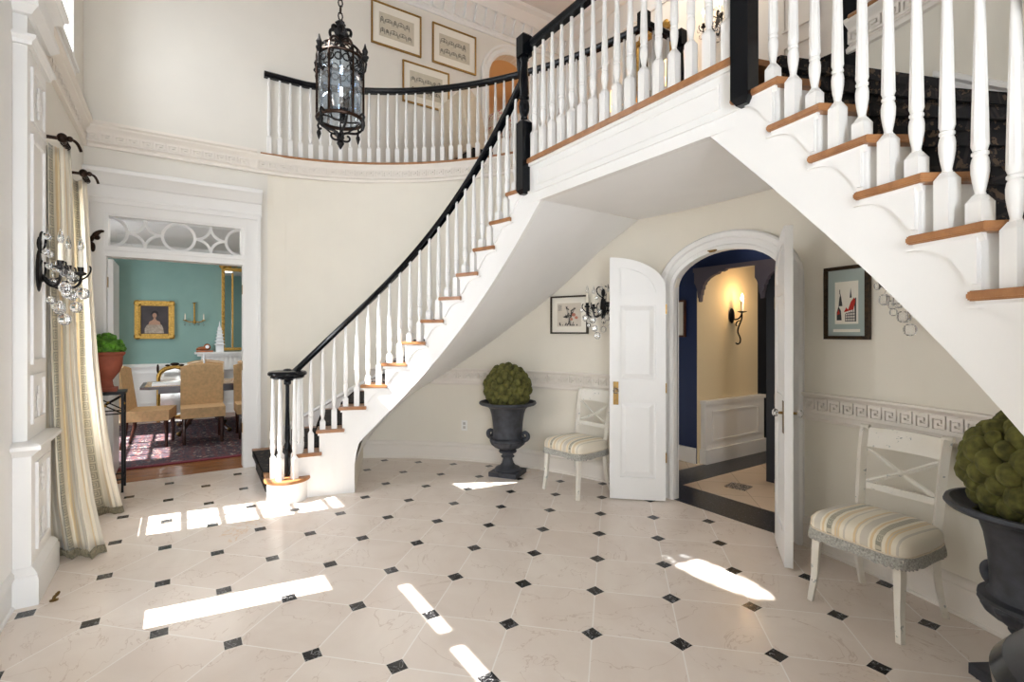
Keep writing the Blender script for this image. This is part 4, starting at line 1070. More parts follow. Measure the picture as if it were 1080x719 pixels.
def dining_chair(loc, rz, label):
    t = thing('dining_chair', label, 'chair', (loc[0], loc[1], .0135), rz, 'tan dining chairs'); W = .25
    b = MB(); b.box(-W, W, -.25, .2, .34, .47); b.build('seat', 'tan_velvet', t, smooth=False)
    b = MB(); pl = [(-W, .34), (W, .34), (W, .98), (W*.7, 1.0), (0, 1.025), (-W*.7, 1.0), (-W, .98)]
    n = len(pl); vs = []
    for yo in (0, .075):
        for x, z in pl: vs.append((x, .17+yo+max(0, z-.4)**2*.25, z))
    b.add(vs, [tuple(range(n)), tuple(range(2*n-1, n-1, -1))]+[(i, n+i, n+(i+1) % n, (i+1) % n) for i in range(n)])
    bk_ = b.build('backrest', 'tan_velvet', t, smooth=False)
    b = MB(); pts = [(x*.96, .255+max(0, z-.4)**2*.25, z if z < .5 else z-.018) for x, z in [pl[0]]+[(-W, .6), (-W, .8)]+pl[6:3:-1]+[pl[3], pl[2]]+[(W, .8), (W, .6), pl[1]]]
    b.tube(pts, .006, 6); b.build('welting', 'upholstery_cream', bk_)
    for sx in (-1, 1):
        b = MB(); b.tube([(sx*.21, -.21, .34), (sx*.215, -.22, .18), (sx*.21, -.215, 0)], [.026, .021, .018], 8); b.build('leg', 'mahogany', t)
        b = MB(); b.tube([(sx*.21, .2, .36), (sx*.21, .21, .2), (sx*.21, .26, 0)], [.026, .022, .018], 8); b.build('leg', 'mahogany', t)
    return t
dining_chair((-7.97, -.32), PI-.16, 'tan upholstered dining chair drawn out sideways at the near corner of the table')
dining_chair((-7.93, .26), PI/2, 'tan dining chair with its back to the hall, in the middle of the doorway')
dining_chair((-7.97, .90), PI/2, 'tan dining chair half hidden by the right jamb of the doorway')
dining_chair((-9.66, .35), -PI/2, 'tan dining chair on the far side of the table facing the hall')
dining_chair((-9.66, 1.05), -PI/2, 'tan dining chair at the far side of the table near the fireplace')
for x, y, lab in ((-8.6, .30, 'white candlestick on the dining table behind the middle chair'), (-8.6, .82, 'white candlestick on the dining table near the right jamb')):
    b = MB(); b.lathe([(.04, 0), (.04, .01), (.012, .03), (.012, .1), (.018, .12), (.012, .14), (.011, .42), (0, .425)], (0, 0, 0), 12); tag(b.build('candlestick', 'porcelain'), lab, 'candlestick', 'white candlesticks', (x, y, .7225))
b = MB(); b.box(-.13, .13, -.22, .22, 0, .035); tag(b.build('place_mat_tray', 'porcelain', smooth=False), 'white tray lying on the near corner of the dining table', 'tray', None, (-8.65, -.1, .7225))
# gilt arched looking glass
O = (-10.46, -.07, 0); t = thing('arched_mirror', 'small gilt arched mirror with carved crest below the portrait', 'mirror', O)
pl = [(-.26, 0), (.26, 0), (.26, .72), (.23, .80), (.15, .86), (0, .89), (-.15, .86), (-.23, .80), (-.26, .72)]
b = MB(); b.prism(pl, (-10.50, -.07, .012), (0, 1, 0), (0, 0, 1), (1, 0, 0), .03); b.build('backboard', 'gilt', t, O, False)
b = MB(); pl2 = [(x*.78, z*.9+.03) for x, z in pl]; b.prism(pl2, (-10.47, -.07, .012), (0, 1, 0), (0, 0, 1), (1, 0, 0), .006); b.build('glass', plain('silvered', rgb(226, 224, 216), .1, .6), t, O, False)
b = MB(); b.tube([(-10.465, -.07+x*.9, z*.95+.02) for x, z in pl+[pl[0]]], .022, 8); b.build('moulding', 'gilt', t, O)
b = MB(); b.sphere((-10.47, -.07, .92), (.02, .07, .03), 8, 5)
for sy in (-1, 1): b.sphere((-10.47, -.07+sy*.1, .90), (.02, .04, .02), 8, 5)
b.sphere((-10.47, -.31, .85), (.02, .02, .08), 8, 5); b.sphere((-10.47, .17, .85), (.02, .02, .08), 8, 5); b.build('crest', 'bronze_dark', t, O)
# portrait
O = (-10.58, -.355, 1.685); t = thing('portrait_painting', 'gilt framed portrait of a seated woman in a pale dress on the teal wall', 'painting', O)
w2, h2 = .28, .325
b = MB(); b.box(-10.60, -10.57, -.355-w2+.03, -.355+w2-.03, 1.685-h2+.03, 1.685+h2-.03); b.build('canvas', 'painting_dark', t, O, False)
b = MB(); pr = [(0, 0), (.03, .012), (.055, .04), (.07, .03), (.085, 0)]
for r0, r1, dx in ((0, .02, .03), (.02, .055, .055), (.055, .085, .02)):
    for q in ((-w2+r0, w2-r0, h2-r1, h2-r0), (-w2+r0, w2-r0, -h2+r0, -h2+r1), (-w2+r0, -w2+r1, -h2+r0, h2-r0), (w2-r1, w2-r0, -h2+r0, h2-r0)):
        b.box(-10.60, -10.57+dx, -.355+q[0], -.355+q[1], 1.685+q[2], 1.685+q[3])
for sy in (-1, 1):
    for sz in (-1, 1): b.sphere((-10.55, -.355+sy*(w2-.045), 1.685+sz*(h2-.045)), (.03, .055, .055), 8, 6)
b.build('frame', 'gilt', t, O, False)
def disc(b, y, z, ry, rz_, x, n=20): b.prism([(ry*math.cos(2*PI*i/n), rz_*math.sin(2*PI*i/n)) for i in range(n)], (x, y, z), (0, 1, 0), (0, 0, 1), (1, 0, 0), .002)
b = MB(); b.prism([(-.14, -.23), (.13, -.23), (.12, -.15), (.10, -.09), (.05, -.06), (0, -.075), (-.06, -.06), (-.11, -.09), (-.14, -.15)], (-10.569, -.355, 1.685), (0, 1, 0), (0, 0, 1), (1, 0, 0), .002); b.build('painted_dress', 'dress_paint', t, O, False)
b = MB(); b.prism([(-.09, -.085), (0, -.085), (.085, -.085), (.07, -.03), (.03, -.01), (.015, .01), (.012, .05), (-.018, .05), (-.02, .01), (-.04, -.01), (-.075, -.03)], (-10.567, -.355, 1.685), (0, 1, 0), (0, 0, 1), (1, 0, 0), .002); disc(b, -.358, 1.685+.075, .030, .042, -10.567); b.build('painted_skin', 'skin_paint', t, O, False)
b = MB(); b.prism([(-.045, .06), (-.05, .11), (-.03, .15), (.01, .16), (.045, .14), (.05, .09), (.042, .06), (.035, .1), (.01, .125), (-.02, .12), (-.035, .1)], (-10.565, -.355, 1.685), (0, 1, 0), (0, 0, 1), (1, 0, 0), .002); b.build('painted_hair', 'hair_paint', t, O, False)
# dining sconce
O = (-10.57, .22, 1.8); t = thing('gilt_sconce', 'slender gilt two-candle sconce with glass drops on the teal wall', 'sconce', O)
b = MB(); b.lathe([(.02, -.18), (.03, -.14), (.014, -.1), (.014, .17), (.02, .19), (.035, .20)], (-10.56, .22, 1.8), 10); b.tube([(-10.54, .22-.14, 1.68), (-10.52, .22-.08, 1.655), (-10.53, .22, 1.66), (-10.52, .22+.08, 1.655), (-10.54, .22+.14, 1.68)], .008, 8); b.build('bracket', 'gilt', t, O)
for sy in (-1, 1):
    b = MB(); b.lathe([(.028, 0), (.03, .01), (.012, .015)], (-10.53, .22+sy*.14, 1.68), 12); c = b.build('candle_cup', 'gilt', t, O)
    b = MB(); b.lathe([(.010, .01), (.010, .09), (.004, .12), (0, .13)], (-10.53, .22+sy*.14, 1.68), 10); b.build('candle', 'candle_wax', t, O)
for dy in (-.14, -.07, 0, .07, .14):
    b = MB(); b.lathe([(0, -.05), (.012, -.035), (.004, 0)], (-10.53, .22+dy, 1.64), 8); b.build('crystal_drop', 'crystal', t, O)
# mantel
O = (-10.5, .95, 0); t = thing('fireplace_mantel', 'white carved fireplace mantel in the dining room, mostly behind the chairs', 'mantel', O)
b = MB(); b.box(-10.6, -10.32, .22, 1.7, 1.09, 1.12); b.box(-10.6, -10.35, .26, 1.66, 1.05, 1.09); b.build('shelf', 'white_paint', t, O, False)
b = MB(); b.box(-10.575, -10.40, .32, 1.6, .80, 1.05)
y = .34
while y < 1.58: b.box(-10.40, -10.385, y, y+.035, .84, 1.03); y += .07
b.build('frieze', 'white_paint', t, O, False)
for y0 in (.32, 1.38): b = MB(); b.box(-10.575, -10.40, y0, y0+.22, 0, .80); b.box(-10.40, -10.38, y0+.04, y0+.18, .2, .75); b.build('pilaster', 'white_paint', t, O, False)
# mantel clock
O = (-10.45, .36, 1.12); t = thing('mantel_clock', 'brown ceramic clock shaped as a reclining beast on the mantel', 'clock', O)
b = MB(); b.box(-10.50, -10.40, .245, .50, 1.12, 1.15); b.build('base', 'clock_brown', t, O, False)
b = MB(); b.sphere((-10.45, .34, 1.185), (.045, .085, .035), 12, 8); b.sphere((-10.45, .41, 1.21), (.05, .055, .06), 12, 8); b.sphere((-10.43, .27, 1.175), (.03, .03, .02), 8, 6); b.build('body', 'clock_brown', t, O)
b = MB(); b.lathe([(.03, 0), (.03, .006), (0, .007)], (0, 0, 0), 16); o = b.build('dial', 'porcelain', t); o.rotation_euler = (0, PI/2, 0); o.location = (.05, .05, .095)
# pagoda
O = (-10.42, .60, 1.12); t = thing('pagoda_ornament', 'white porcelain pagoda standing on the mantel before the gilt mirror', 'ornament', O)
b = MB(); b.box(-10.48, -10.36, .54, .66, 1.12, 1.25)
z = 1.25
for i in range(5):
    s_ = .075-.009*i; b.frustum((-10.42, .60, z), (2*s_+.03, 2*s_+.03), (2*s_-.02, 2*s_-.02), .02); b.box(-10.42-s_*.75, -10.42+s_*.75, .60-s_*.75, .60+s_*.75, z+.02, z+.06); z += .06
b.lathe([(.03, 0), (.012, .04), (.006, .1), (0, .13)], (-10.42, .60, z), 10); b.build('tiers', 'porcelain', t, O, False)
# tall mirror
O = (-10.58, .98, 1.9); t = thing('overmantel_mirror', 'tall gilt framed mirror with carved top above the dining mantel', 'mirror', O)
b = MB(); b.box(-10.6, -10.585, .66, 1.30, 1.16, 2.66); b.build('glass', 'mirror_glass', t, O, False)
b = MB()
for q in ((.64, .69, 1.14, 2.66), (.80, .83, 1.14, 2.56), (1.27, 1.32, 1.14, 2.66), (.64, 1.32, 1.14, 1.19), (.64, 1.32, 2.60, 2.66)): b.box(-10.6, -10.56, *q)
for i in range(7): b.sphere((-10.57, .66+.1*i, 2.68+.05*math.sin(PI*i/6)), (.025, .06, .05), 8, 5)
for i in range(14): b.sphere((-10.56, .665, 1.2+.105*i), (.018, .028, .035), 6, 4)
b.build('frame', 'gilt', t, O, False)

# ------------------------------------------------------------------ pilaster, entrance wall details
def pil(b, x0, x1, yf, z0, z1): b.box(x0, x1, YF, yf, z0, z1)
b = MB(); PX0, PX1, PY = -4.16, -3.67, -.663
pil(b, PX0, PX1, PY, 0, .80); pil(b, PX0+.02, PX1-.02, PY-.02, .86, 3.02); pil(b, PX0+.02, PX1-.02, PY-.02, 3.02, 3.22)
def wrap(prof, x0=PX0, x1=PX1, y=PY): b.sweep(prof, [(x1, YF, 0), (x1, y, 0), (x0, y, 0), (x0, YF, 0)])
wrap([(0, 0), (.035, 0), (.035, .14), (.028, .155), (.03, .165), (.012, .19), (0, .20)])
wrap([(0, .79), (.012, .80), (.03, .82), (.045, .83), (.045, .85), (.02, .865), (-.02, .87)])
wrap([(-.02, 3.0), (.0, 3.0), (.005, 3.02), (.022, 3.035), (.022, 3.05), (-.02, 3.055)]); wrap([(-.02, 3.16), (.0, 3.165), (.02, 3.19), (.035, 3.205), (.035, 3.22), (-.02, 3.22)])
wrap(band_prof); wrap(crown_prof); b.box(PX0, PX1, YF, PY, 3.21, 3.46)
def ringy(x0, x1, z0, z1, yf, w_=.025, d=.012):
    for q in ((x0, x1, z0, z0+w_), (x0, x1, z1-w_, z1), (x0, x0+w_, z0+w_, z1-w_), (x1-w_, x1, z0+w_, z1-w_)): b.box(q[0], q[1], yf, yf+d, q[2], q[3])
def rosette(x, z, yf):
    for i in range(8): a = 2*PI*i/8; b.sphere((x+.03*math.cos(a), yf, z+.045*math.sin(a)), (.014, .009, .02), 6, 4)
    b.sphere((x, yf, z), (.02, .012, .02), 8, 5); b.sphere((x, yf, z+.075), (.01, .008, .02), 6, 4); b.sphere((x, yf, z-.075), (.01, .008, .02), 6, 4)
ringy(PX0+.09, PX1-.09, .26, .74, PY); rosette(-3.915, .64, PY+.004); rosette(-3.915, .36, PY+.004)
ringy(PX0+.09, PX1-.09, .95, 1.22, PY-.02); rosette(-3.915, 1.06, PY-.014); ringy(PX0+.09, PX1-.09, 1.28, 2.55, PY-.02); ringy(PX0+.09, PX1-.09, 2.62, 2.92, PY-.02); rosette(-3.915, 2.77, PY-.014)
struct('trim_16', b, 'white_paint')
b = MB(); b.box(-3.67, -3.36, YF, YF+.012, .2, 3.21); b.box(-3.13+.02, -3.0, YF, YF+.02, 0, 2.6); struct('trim_17', b, 'white_paint', smooth=False)
# windows: frames and muntins
def window(name, x0, x1, z0, z1, muz, mux, cas=.07, y=YF-.03, inner_=True):
    b = MB()
    for q in ((x0-cas, x0, z0-.02, z1+cas), (x1, x1+cas, z0-.02, z1+cas), (x0-cas, x1+cas, z1, z1+cas)): b.box(q[0], q[1], YF, YF+.025, q[2], q[3])
    b.box(x0-cas-.03, x1+cas+.03, YF, YF+.05, z0-.05, z0-.015); b.box(x0-cas, x1+cas, YF, YF+.03, z0-.10, z0-.05)
    for z in muz: b.box(x0, x1, y-.012, y+.012, z-.012, z+.012)
    for x in mux: b.box(x-.012, x+.012, y-.012, y+.012, z0, z1)
    w_ = struct(name, b, 'white_paint', smooth=False)
    g = MB(); g.box(x0, x1, y-.016, y-.013, z0, z1); g.build('pane', 'pane_glass', w_, smooth=False)
window('window_1', -4.98, -4.53, .58, 2.45, [.70, 1.02, 1.34, 1.66, 1.98, 2.3], [-4.755])
window('window_2', -5.40, -4.5, 3.68, 4.62, [4.15], [-4.95])
b = MB()
for i in range(1, 4): b.box(-2.68, -1.94, YF-.04, YF-.025, 4.20+.08*i-.006, 4.20+.08*i+.006) if i == 2 else None
for x in (-2.55, -2.40, -2.22, -2.07): b.box(x-.008, x+.008, YF-.04, YF-.025, 4.2, 4.52)
struct('window_3', b, 'white_paint', smooth=False)

# ------------------------------------------------------------------ curtains
def curtain(label, xt, xb, yt, ym, yb, rx_, seed, pleats):
    rnd = random.Random(seed); O = (xb, -.6, 0); t = thing('curtain', label, 'curtain', O, 0, 'silk curtains')
    NU, NVv = 96, 34; ph = rnd.random()*6
    ZT = 2.63
    def pos(u, z):
        f = 1-z/ZT                                       # 0 at the top
        ye = yt+(ym-yt)*min(1, f/.5)+(yb-ym)*max(0, (f-.5)/.5)**1.3
        xc = xt+(xb-xt)*f**1.6
        am = .030+.018*f+.012*math.sin(3*f+ph)
        uu = u+.012*math.sin(9*f+u*5+ph)
        x = xc+am*math.sin(2*PI*pleats*uu+ph)+.012*math.sin(2*PI*(pleats*2.3)*uu+f*3)+.10*f*(u-.25)
        y = -.735+(ye+.735)*(uu+.03*math.sin(2*PI*pleats*uu+ph+1.3)) 
        if f > .86:
            g_ = (f-.86)/.14; x += .035*g_*math.sin(2*PI*1.5*u+ph); y += .02*g_
        x += .008*math.sin(7*f*PI+u*12)*f
        return (x, y, z)
    b = MB(); uvs = []; L = 0; prev = None; us_ = []
    for i in range(NU+1):
        p = Vector(pos(i/NU, 1.3))
        if prev is not None: L += (p-prev).length
        prev = p; us_.append(L)
    vs = []
    for j in range(NVv+1):
        z = ZT-(ZT-.045)*(j/NVv)
        for i in range(NU+1): vs.append(pos(i/NU, z)); uvs.append((us_[i], z))
    b.add(vs, [(j*(NU+1)+i, j*(NU+1)+i+1, (j+1)*(NU+1)+i+1, (j+1)*(NU+1)+i) for j in range(NVv) for i in range(NU)]); b.uv = uvs
    o = b.build('drape', 'curtain_silk', t, O); md = o.modifiers.new('thickness', 'SOLIDIFY'); md.thickness = .004
    b = MB(); vs = []
    for z, off in ((.052, .004), (.028, .012), (.004, .022)):
        for i in range(NU+1):
            p = pos(i/NU, max(z, .045)); q = pos(min(1, i/NU+.004), max(z, .045)); r_ = .006*math.sin(i*2.4)
            vs.append((p[0]+off+r_, p[1]+off*.6, z))
    b.add(vs, [(j*(NU+1)+i, j*(NU+1)+i+1, (j+1)*(NU+1)+i+1, (j+1)*(NU+1)+i) for j in range(2) for i in range(NU)])
    o = b.build('fringe', 'fringe_taupe', t, O); md = o.modifiers.new('thickness', 'SOLIDIFY'); md.thickness = .008
    b = MB(); b.tube([(rx_+.03, YF, ZT+.015), (rx_+.03, -.60, ZT+.015), (rx_-.10, -.60, ZT+.015), (rx_-.16, -.60, ZT+.01)], .011, 8); r = b.build('curtain_rod', 'bronze_dark', t, O)
    b = MB(); b.sphere((rx_+.03, -.60, ZT+.02), (.03, .028, .03), 12, 8); b.sphere((rx_+.03, -.565, ZT+.02), (.018, .018, .018), 8, 6); b.tube(curve((rx_+.02, -.57, ZT+.02), (rx_+.0, -.54, ZT+.03), (rx_-.03, -.53, ZT+.01), (rx_-.04, -.52, ZT-.03), 8), .009, 8); b.build('finial', 'bronze_dark', r, O)
    for i in range(4):
        b = MB(); cx_ = xt-.04+.03*i; b.tube([(cx_, -.60+.018*math.cos(a), ZT+.010+.018*math.sin(a)) for a in [2*PI*k/12 for k in range(13)]], .003, 6); b.build('ring', 'bronze_dark', r, O)
curtain('striped silk curtain with grey fringe hanging next to the white pilaster', -4.20, -4.30, -.585, -.55, -.43, -4.12, 3, 2.6)
curtain('striped silk curtain hanging next to the dining doorway, behind the nearer one', -5.05, -5.2, -.60, -.53, -.385, -4.93, 11, 2.2)
# dark carved bracket by the door casing
b = MB(); b.tube(curve((-5.98, -.70, 2.28), (-5.9, -.66, 2.32), (-5.9, -.62, 2.4), (-5.92, -.58, 2.39), 8), [.02, .022, .02, .018, .022, .02, .016, .014, .01], 8); b.sphere((-5.93, -.66, 2.24), (.02, .02, .045), 8, 6); b.sphere((-5.92, -.63, 2.33), (.03, .025, .025), 8, 6); b.tube([(-5.95, YF, 2.28), (-5.93, -.66, 2.28)], .009, 8)
tag(b.build('curtain_bracket', 'bronze_dark', smooth=True), 'dark bronze scrolled curtain bracket beside the dining doorway casing', 'bracket')

# ------------------------------------------------------------------ crystal sconces
def crystal_sconce(label, loc, n, lit=False, sc=1.0):
    """n = direction into the room; local -y is the room side"""
    rz = math.atan2(n[1], n[0])+PI/2; t = thing('crystal_sconce', label, 'sconce', loc, rz, 'crystal wall sconces')
    b = MB(); b.sphere((0, -.012, 0), (.035, .014, .12), 12, 8); b.sphere((0, -.014, .15), (.022, .012, .04), 8, 6)
    for sx in (-1, 1):
        b.tube(curve((0, -.02, .10), (sx*.07, -.03, .13), (sx*.09, -.03, .20), (sx*.03, -.03, .21), 8), .006, 6)
        b.tube(curve((0, -.02, -.06), (sx*.06, -.03, -.06), (sx*.08, -.03, .04), (sx*.04, -.03, .05), 8), .006, 6)
    b.build('backplate', 'iron', t)
    for ax, ay, h in ((-.115, -.12, 0), (0, -.19, -.02), (.115, -.12, 0)):
        b = MB(); b.tube(curve((0, -.02, -.02), (ax*.5, ay*.6, -.13), (ax*1.1, ay*1.05, -.1), (ax, ay, h), 10), .007, 8)
        b.tube(curve((ax*.8, ay*.8, -.05), (ax*1.3, ay*1.2, -.05), (ax*1.5, ay*1.3, .03), (ax*1.25, ay*1.2, .04), 8), .005, 6)
        b.lathe([(.006, h), (.026, h+.008), (.028, h+.02), (.014, h+.025), (.016, h+.05)], (ax, ay, 0), 12); a_ = b.build('arm', 'iron', t)
        b = MB(); b.lathe([(.013, h+.04), (.013, h+.14), (.010, h+.145)], (ax, ay, 0), 12); b.build('candle', 'candle_wax', a_)
        b = MB(); b.lathe([(.008, h+.145), (.016, h+.165), (.012, h+.19), (.002, h+.225)], (ax, ay, 0), 10); b.build('bulb', 'flame' if lit else 'crystal', a_)
    rnd = random.Random(5)
    cr = [(-.125, -.14, -.10, .030), (.125, -.14, -.10, .030), (0, -.2, -.12, .032), (-.08, -.14, -.13, .024), (.08, -.14, -.13, .026), (-.04, -.1, -.2, .03), (.05, -.09, -.21, .028), (0, -.12, -.27, .032), (-.165, -.14, -.02, .020), (.165, -.14, -.02, .020), (-.04, -.15, -.02, .024), (.04, -.15, -.04, .024), (0, -.17, -.2, .03), (-.12, -.08, -.17, .02), (.12, -.08, -.18, .022), (0, -.07, -.06, .022), (-.05, -.05, .1, .018), (.05, -.05, .1, .018), (0, -.05, .19, .018), (-.09, -.07, .02, .018), (.09, -.07, .02, .018)]
    for x, y, z, r in cr:
        b = MB(); b.sphere((x, y, z), (r, r, r*1.1), 10, 7); b.tube([(x, y, z+r), (x*.95, y*.95, z+r+.03)], .002, 4); b.build('crystal_drop', 'crystal', t, smooth=False)
    return t
crystal_sconce('crystal and iron three-candle sconce on the white pilaster in front of the curtain', (-3.77, PY, 1.80), (0, 1))
def on_wall(x, d=0): a = ang_of_x(x); e = ell(a)+elln(a)*d; n = elln(a); return e, (n.x, n.y)
e, n_ = on_wall(-3.60, .004); crystal_sconce('crystal sconce partly hidden by the left arched door leaf, next to the flower print', (e.x, e.y, 1.70), n_)
e, n_ = on_wall(-1.03, .004); crystal_sconce('crystal sconce mostly hidden by the right stringer, glass drops showing beside the town print', (e.x, e.y, 1.74), n_)
b = MB()
# wall lantern bracket in the corridor, lit
O = (-3.43, 5.46, 1.66); t = thing('candle_sconce', 'black iron scroll sconce with one lit candle on the cream corridor wall', 'sconce', (-3.51, 5.44, 1.66)); O = (-3.51, 5.44, 1.66)
b = MB(); b.sphere((-3.50, 5.44, 1.66), (.015, .055, .09), 12, 8); b.build('backplate', 'iron', t, O)
b = MB(); b.tube(curve((-3.49, 5.44, 1.62), (-3.43, 5.45, 1.60), (-3.39, 5.46, 1.64), (-3.385, 5.465, 1.70), 8), .009, 8)
b.tube(curve((-3.385, 5.46, 1.68), (-3.37, 5.46, 1.58), (-3.46, 5.45, 1.52), (-3.42, 5.45, 1.44), 12)[:-1]+curve((-3.42, 5.45, 1.44), (-3.37, 5.46, 1.36), (-3.42, 5.45, 1.30), (-3.455, 5.45, 1.34), 10), .009, 8)
b.tube(curve((-3.40, 5.46, 1.60), (-3.45, 5.45, 1.61), (-3.47, 5.45, 1.54), (-3.44, 5.45, 1.54), 8), .007, 6); b.lathe([(.012, .0), (.05, .012), (.052, .02), (.014, .022)], (-3.385, 5.465, 1.69), 12); a_ = b.build('arm', 'iron', t, O)
b = MB(); b.lathe([(.018, 0), (.018, .12)], (-3.385, 5.465, 1.71), 12); b.build('candle', 'candle_wax', a_, O) if False else b.build('candle', 'candle_wax', t, O)
b = MB(); b.lathe([(.006, 0), (.018, .02), (.016, .04), (.006, .075), (0, .09)], (-3.385, 5.465, 1.83), 10); b.build('flame', 'flame', t, O)
point('candle_light', (-3.30, 5.48, 1.90), 3.5)

# ------------------------------------------------------------------ pictures
def picture(name, label, loc, n, w_, h_, fw, fmat, matc, art, group=None, inner_w=.55, inner_h=.55, ip='linen_print', cat='picture'):
    rz = math.atan2(n[1], n[0])+PI/2; t = thing(name, label, cat, loc, rz, group)
    b = MB()
    for q in ((-w_/2, w_/2, h_/2-fw, h_/2), (-w_/2, w_/2, -h_/2, -h_/2+fw), (-w_/2, -w_/2+fw, -h_/2+fw, h_/2-fw), (w_/2-fw, w_/2, -h_/2+fw, h_/2-fw)): b.box(q[0], q[1], -.026, 0, q[2], q[3])
    b.build('frame', fmat, t, smooth=False)
    b = MB(); b.box(-w_/2+fw*.5, w_/2-fw*.5, -.012, -.004, -h_/2+fw*.5, h_/2-fw*.5); b.build('mount', matc, t, smooth=False)
    iw, ih = w_*inner_w, h_*inner_h
    b = MB(); b.box(-iw/2, iw/2, -.0135, -.0122, -ih/2, ih/2); pr = b.build('print', ip, t, smooth=False)
    art(pr, iw, ih)
    return t
def flat(b, pl, y=-.0145): b.prism(pl, (0, y, 0), (1, 0, 0), (0, 0, 1), (0, 1, 0), .0012)
def line(b, pts, w_=.004, y=-.0148):
    for (x0, z0), (x1, z1) in zip(pts, pts[1:]):
        d = Vector((x1-x0, z1-z0))
        if d.length < 1e-6: continue
        d.normalize(); n = Vector((-d.y, d.x))*w_/2
        flat(b, [(x0-n.x, z0-n.y), (x1-n.x, z1-n.y), (x1+n.x, z1+n.y), (x0+n.x, z0+n.y)], y)
def art_furniture(seed):
    def f(pr, iw, ih):
        rnd = random.Random(seed); b = MB()
        for row in (-1, 1):
            x = -iw/2+.02; zb = row*ih*.22-.05
            while x < iw/2-.06:
                wd = rnd.choice((.035, .05, .085, .10)); wd = min(wd, iw/2-x-.01); hh = rnd.uniform(.03, .055)
                line(b, [(x, zb), (x, zb+.03), (x+wd, zb+.03), (x+wd, zb)], .005); line(b, [(x, zb+.03), (x+wd*.1, zb+.03+hh*.7), (x+wd*.5, zb+.03+hh), (x+wd*.9, zb+.03+hh*.7), (x+wd, zb+.03)], .005)
                line(b, [(x+wd*.5, zb+.03), (x+wd*.5, zb+.03+hh)], .006); line(b, [(x, zb+.045), (x+wd, zb+.045)], .004)
                x += wd+.018
        b.build('drawing', 'ink', pr, smooth=False)
    return f
G = 'furniture engravings above the balcony'
picture('framed_print', 'thin gold framed furniture engraving, upper left of the three above the balcony', (XD+.004, 2.30, 5.315), (1, 0), .66, .53, .018, 'gold_frame', 'paper', art_furniture(1), G, .70, .56)
picture('framed_print', 'thin gold framed furniture engraving, upper right of the three above the balcony', (XD+.004, 3.12, 5.315), (1, 0), .66, .53, .018, 'gold_frame', 'paper', art_furniture(2), G, .70, .56)
picture('framed_print', 'thin gold framed furniture engraving behind the balcony handrail, below the other two', (XD+.004, 2.705, 4.69), (1, 0), .66, .53, .018, 'gold_frame', 'paper', art_furniture(3), G, .70, .60)
def art_flower(pr, iw, ih):
    rnd = random.Random(4); b = MB()
    for i in range(9):
        x = rnd.uniform(-.06, .09); z = rnd.uniform(-.02, .075); line(b, [(.0+rnd.uniform(-.02, .03), -ih/2+.02), (x*.6, z*.4-.02), (x, z)], .003)
        for k in range(4): a = rnd.uniform(0, 6.28); line(b, [(x, z), (x+.022*math.cos(a), z+.022*math.sin(a))], .006)
    for i in range(16): x = rnd.uniform(-.11, .10); line(b, [(x, -ih/2+.01), (x+rnd.uniform(-.02, .02), -ih/2+rnd.uniform(.02, .05))], .007)
    flat(b, [(-.075, -.02), (-.03, -.005), (-.005, -.02), (-.03, -.035)]); b.build('ink_leaves', 'ink', pr, smooth=False)
    b = MB(); 
    for x, z, r in ((.055, .0, .024), (.085, -.03, .02), (.03, -.045, .018)): flat(b, [(x+r*math.cos(a), z+r*math.sin(a)*.8) for a in [2*PI*i/7 for i in range(7)]], -.0152)
    b.build('rose_bloom', 'rose_ink', pr, smooth=False)
    b = MB()
    for i in range(4):
        for j in range(5): line(b, [(-iw/2+.012+i*.011, ih/2-.02-j*.012), (-iw/2+.018+i*.011, ih/2-.026-j*.012)], .004)
    b.build('inscription', 'ink', pr, smooth=False)
def chord(x0, x1, z0, z1):
    a, c = on_wall(x0)[0], on_wall(x1)[0]; m_ = (a+c)/2; d = (c-a); n = Vector((d.y, -d.x, 0)).normalized(); return (m_.x+n.x*.006, m_.y+n.y*.006, (z0+z1)/2), (n.x, n.y), d.length, z1-z0
loc, nn, w_, h_ = chord(-4.173, -3.765, 1.447, 1.837)
picture('framed_print', 'dark framed print of grey flowering branches under the stair soffit', loc, nn, w_, h_, .016, plain('dark_frame', rgb(52, 42, 30), .5, var=.4, scale=60), 'paper', art_flower, None, .64, .62, plain('rice_paper', rgb(214, 204, 188), .8, var=.05, scale=30))
def art_town(pr, iw, ih):
    b = MB(); flat(b, [(-.05, -.02), (-.045, .03), (-.038, .06), (-.032, .03), (-.025, -.02)]); flat(b, [(.022, .03), (.028, .09), (.034, .03)]); line(b, [(-.042, .055), (-.042, .085)], .004)
    for i in range(6): line(b, [(-.005+i*.012, -.12), (-.005+i*.012, -.07+.006*i)], .004)
    for i in range(4): line(b, [(-.005, -.115+i*.016), (.06, -.115+i*.018)], .004)
    flat(b, [(-.062, -.11), (-.062, -.06), (-.05, -.02), (-.035, -.05), (-.03, -.11)]); flat(b, [(.055, -.12), (.062, -.12), (.062, .03), (.05, .02)])
    b.build('ink_buildings', 'ink', pr, smooth=False)
    b = MB(); flat(b, [(-.015, -.06), (.0, -.03), (.012, -.045), (.03, .005), (.05, .03), (.058, .01), (.045, -.045)], -.0153); flat(b, [(-.06, -.075), (-.05, -.04), (-.04, -.07)], -.0153); b.build('red_roofs', 'red_ink', pr, smooth=False)
loc, nn, w_, h_ = chord(-1.605, -1.325, 1.413, 1.876)
t = picture('framed_print', 'narrow gilt and black framed print of red roofs and towers beside the right stringer', loc, nn, w_, h_, .022, plain('black_gilt', rgb(58, 42, 22), .4, .3, var=.5, scale=50), 'grey_teal_mat', art_town, None, .52, .58, 'paper')
b = MB(); b.box(-w_*.30, w_*.30, -.0135, -.0122, -h_*.40, -h_*.36); b.build('caption_strip', 'paper', t, smooth=False)
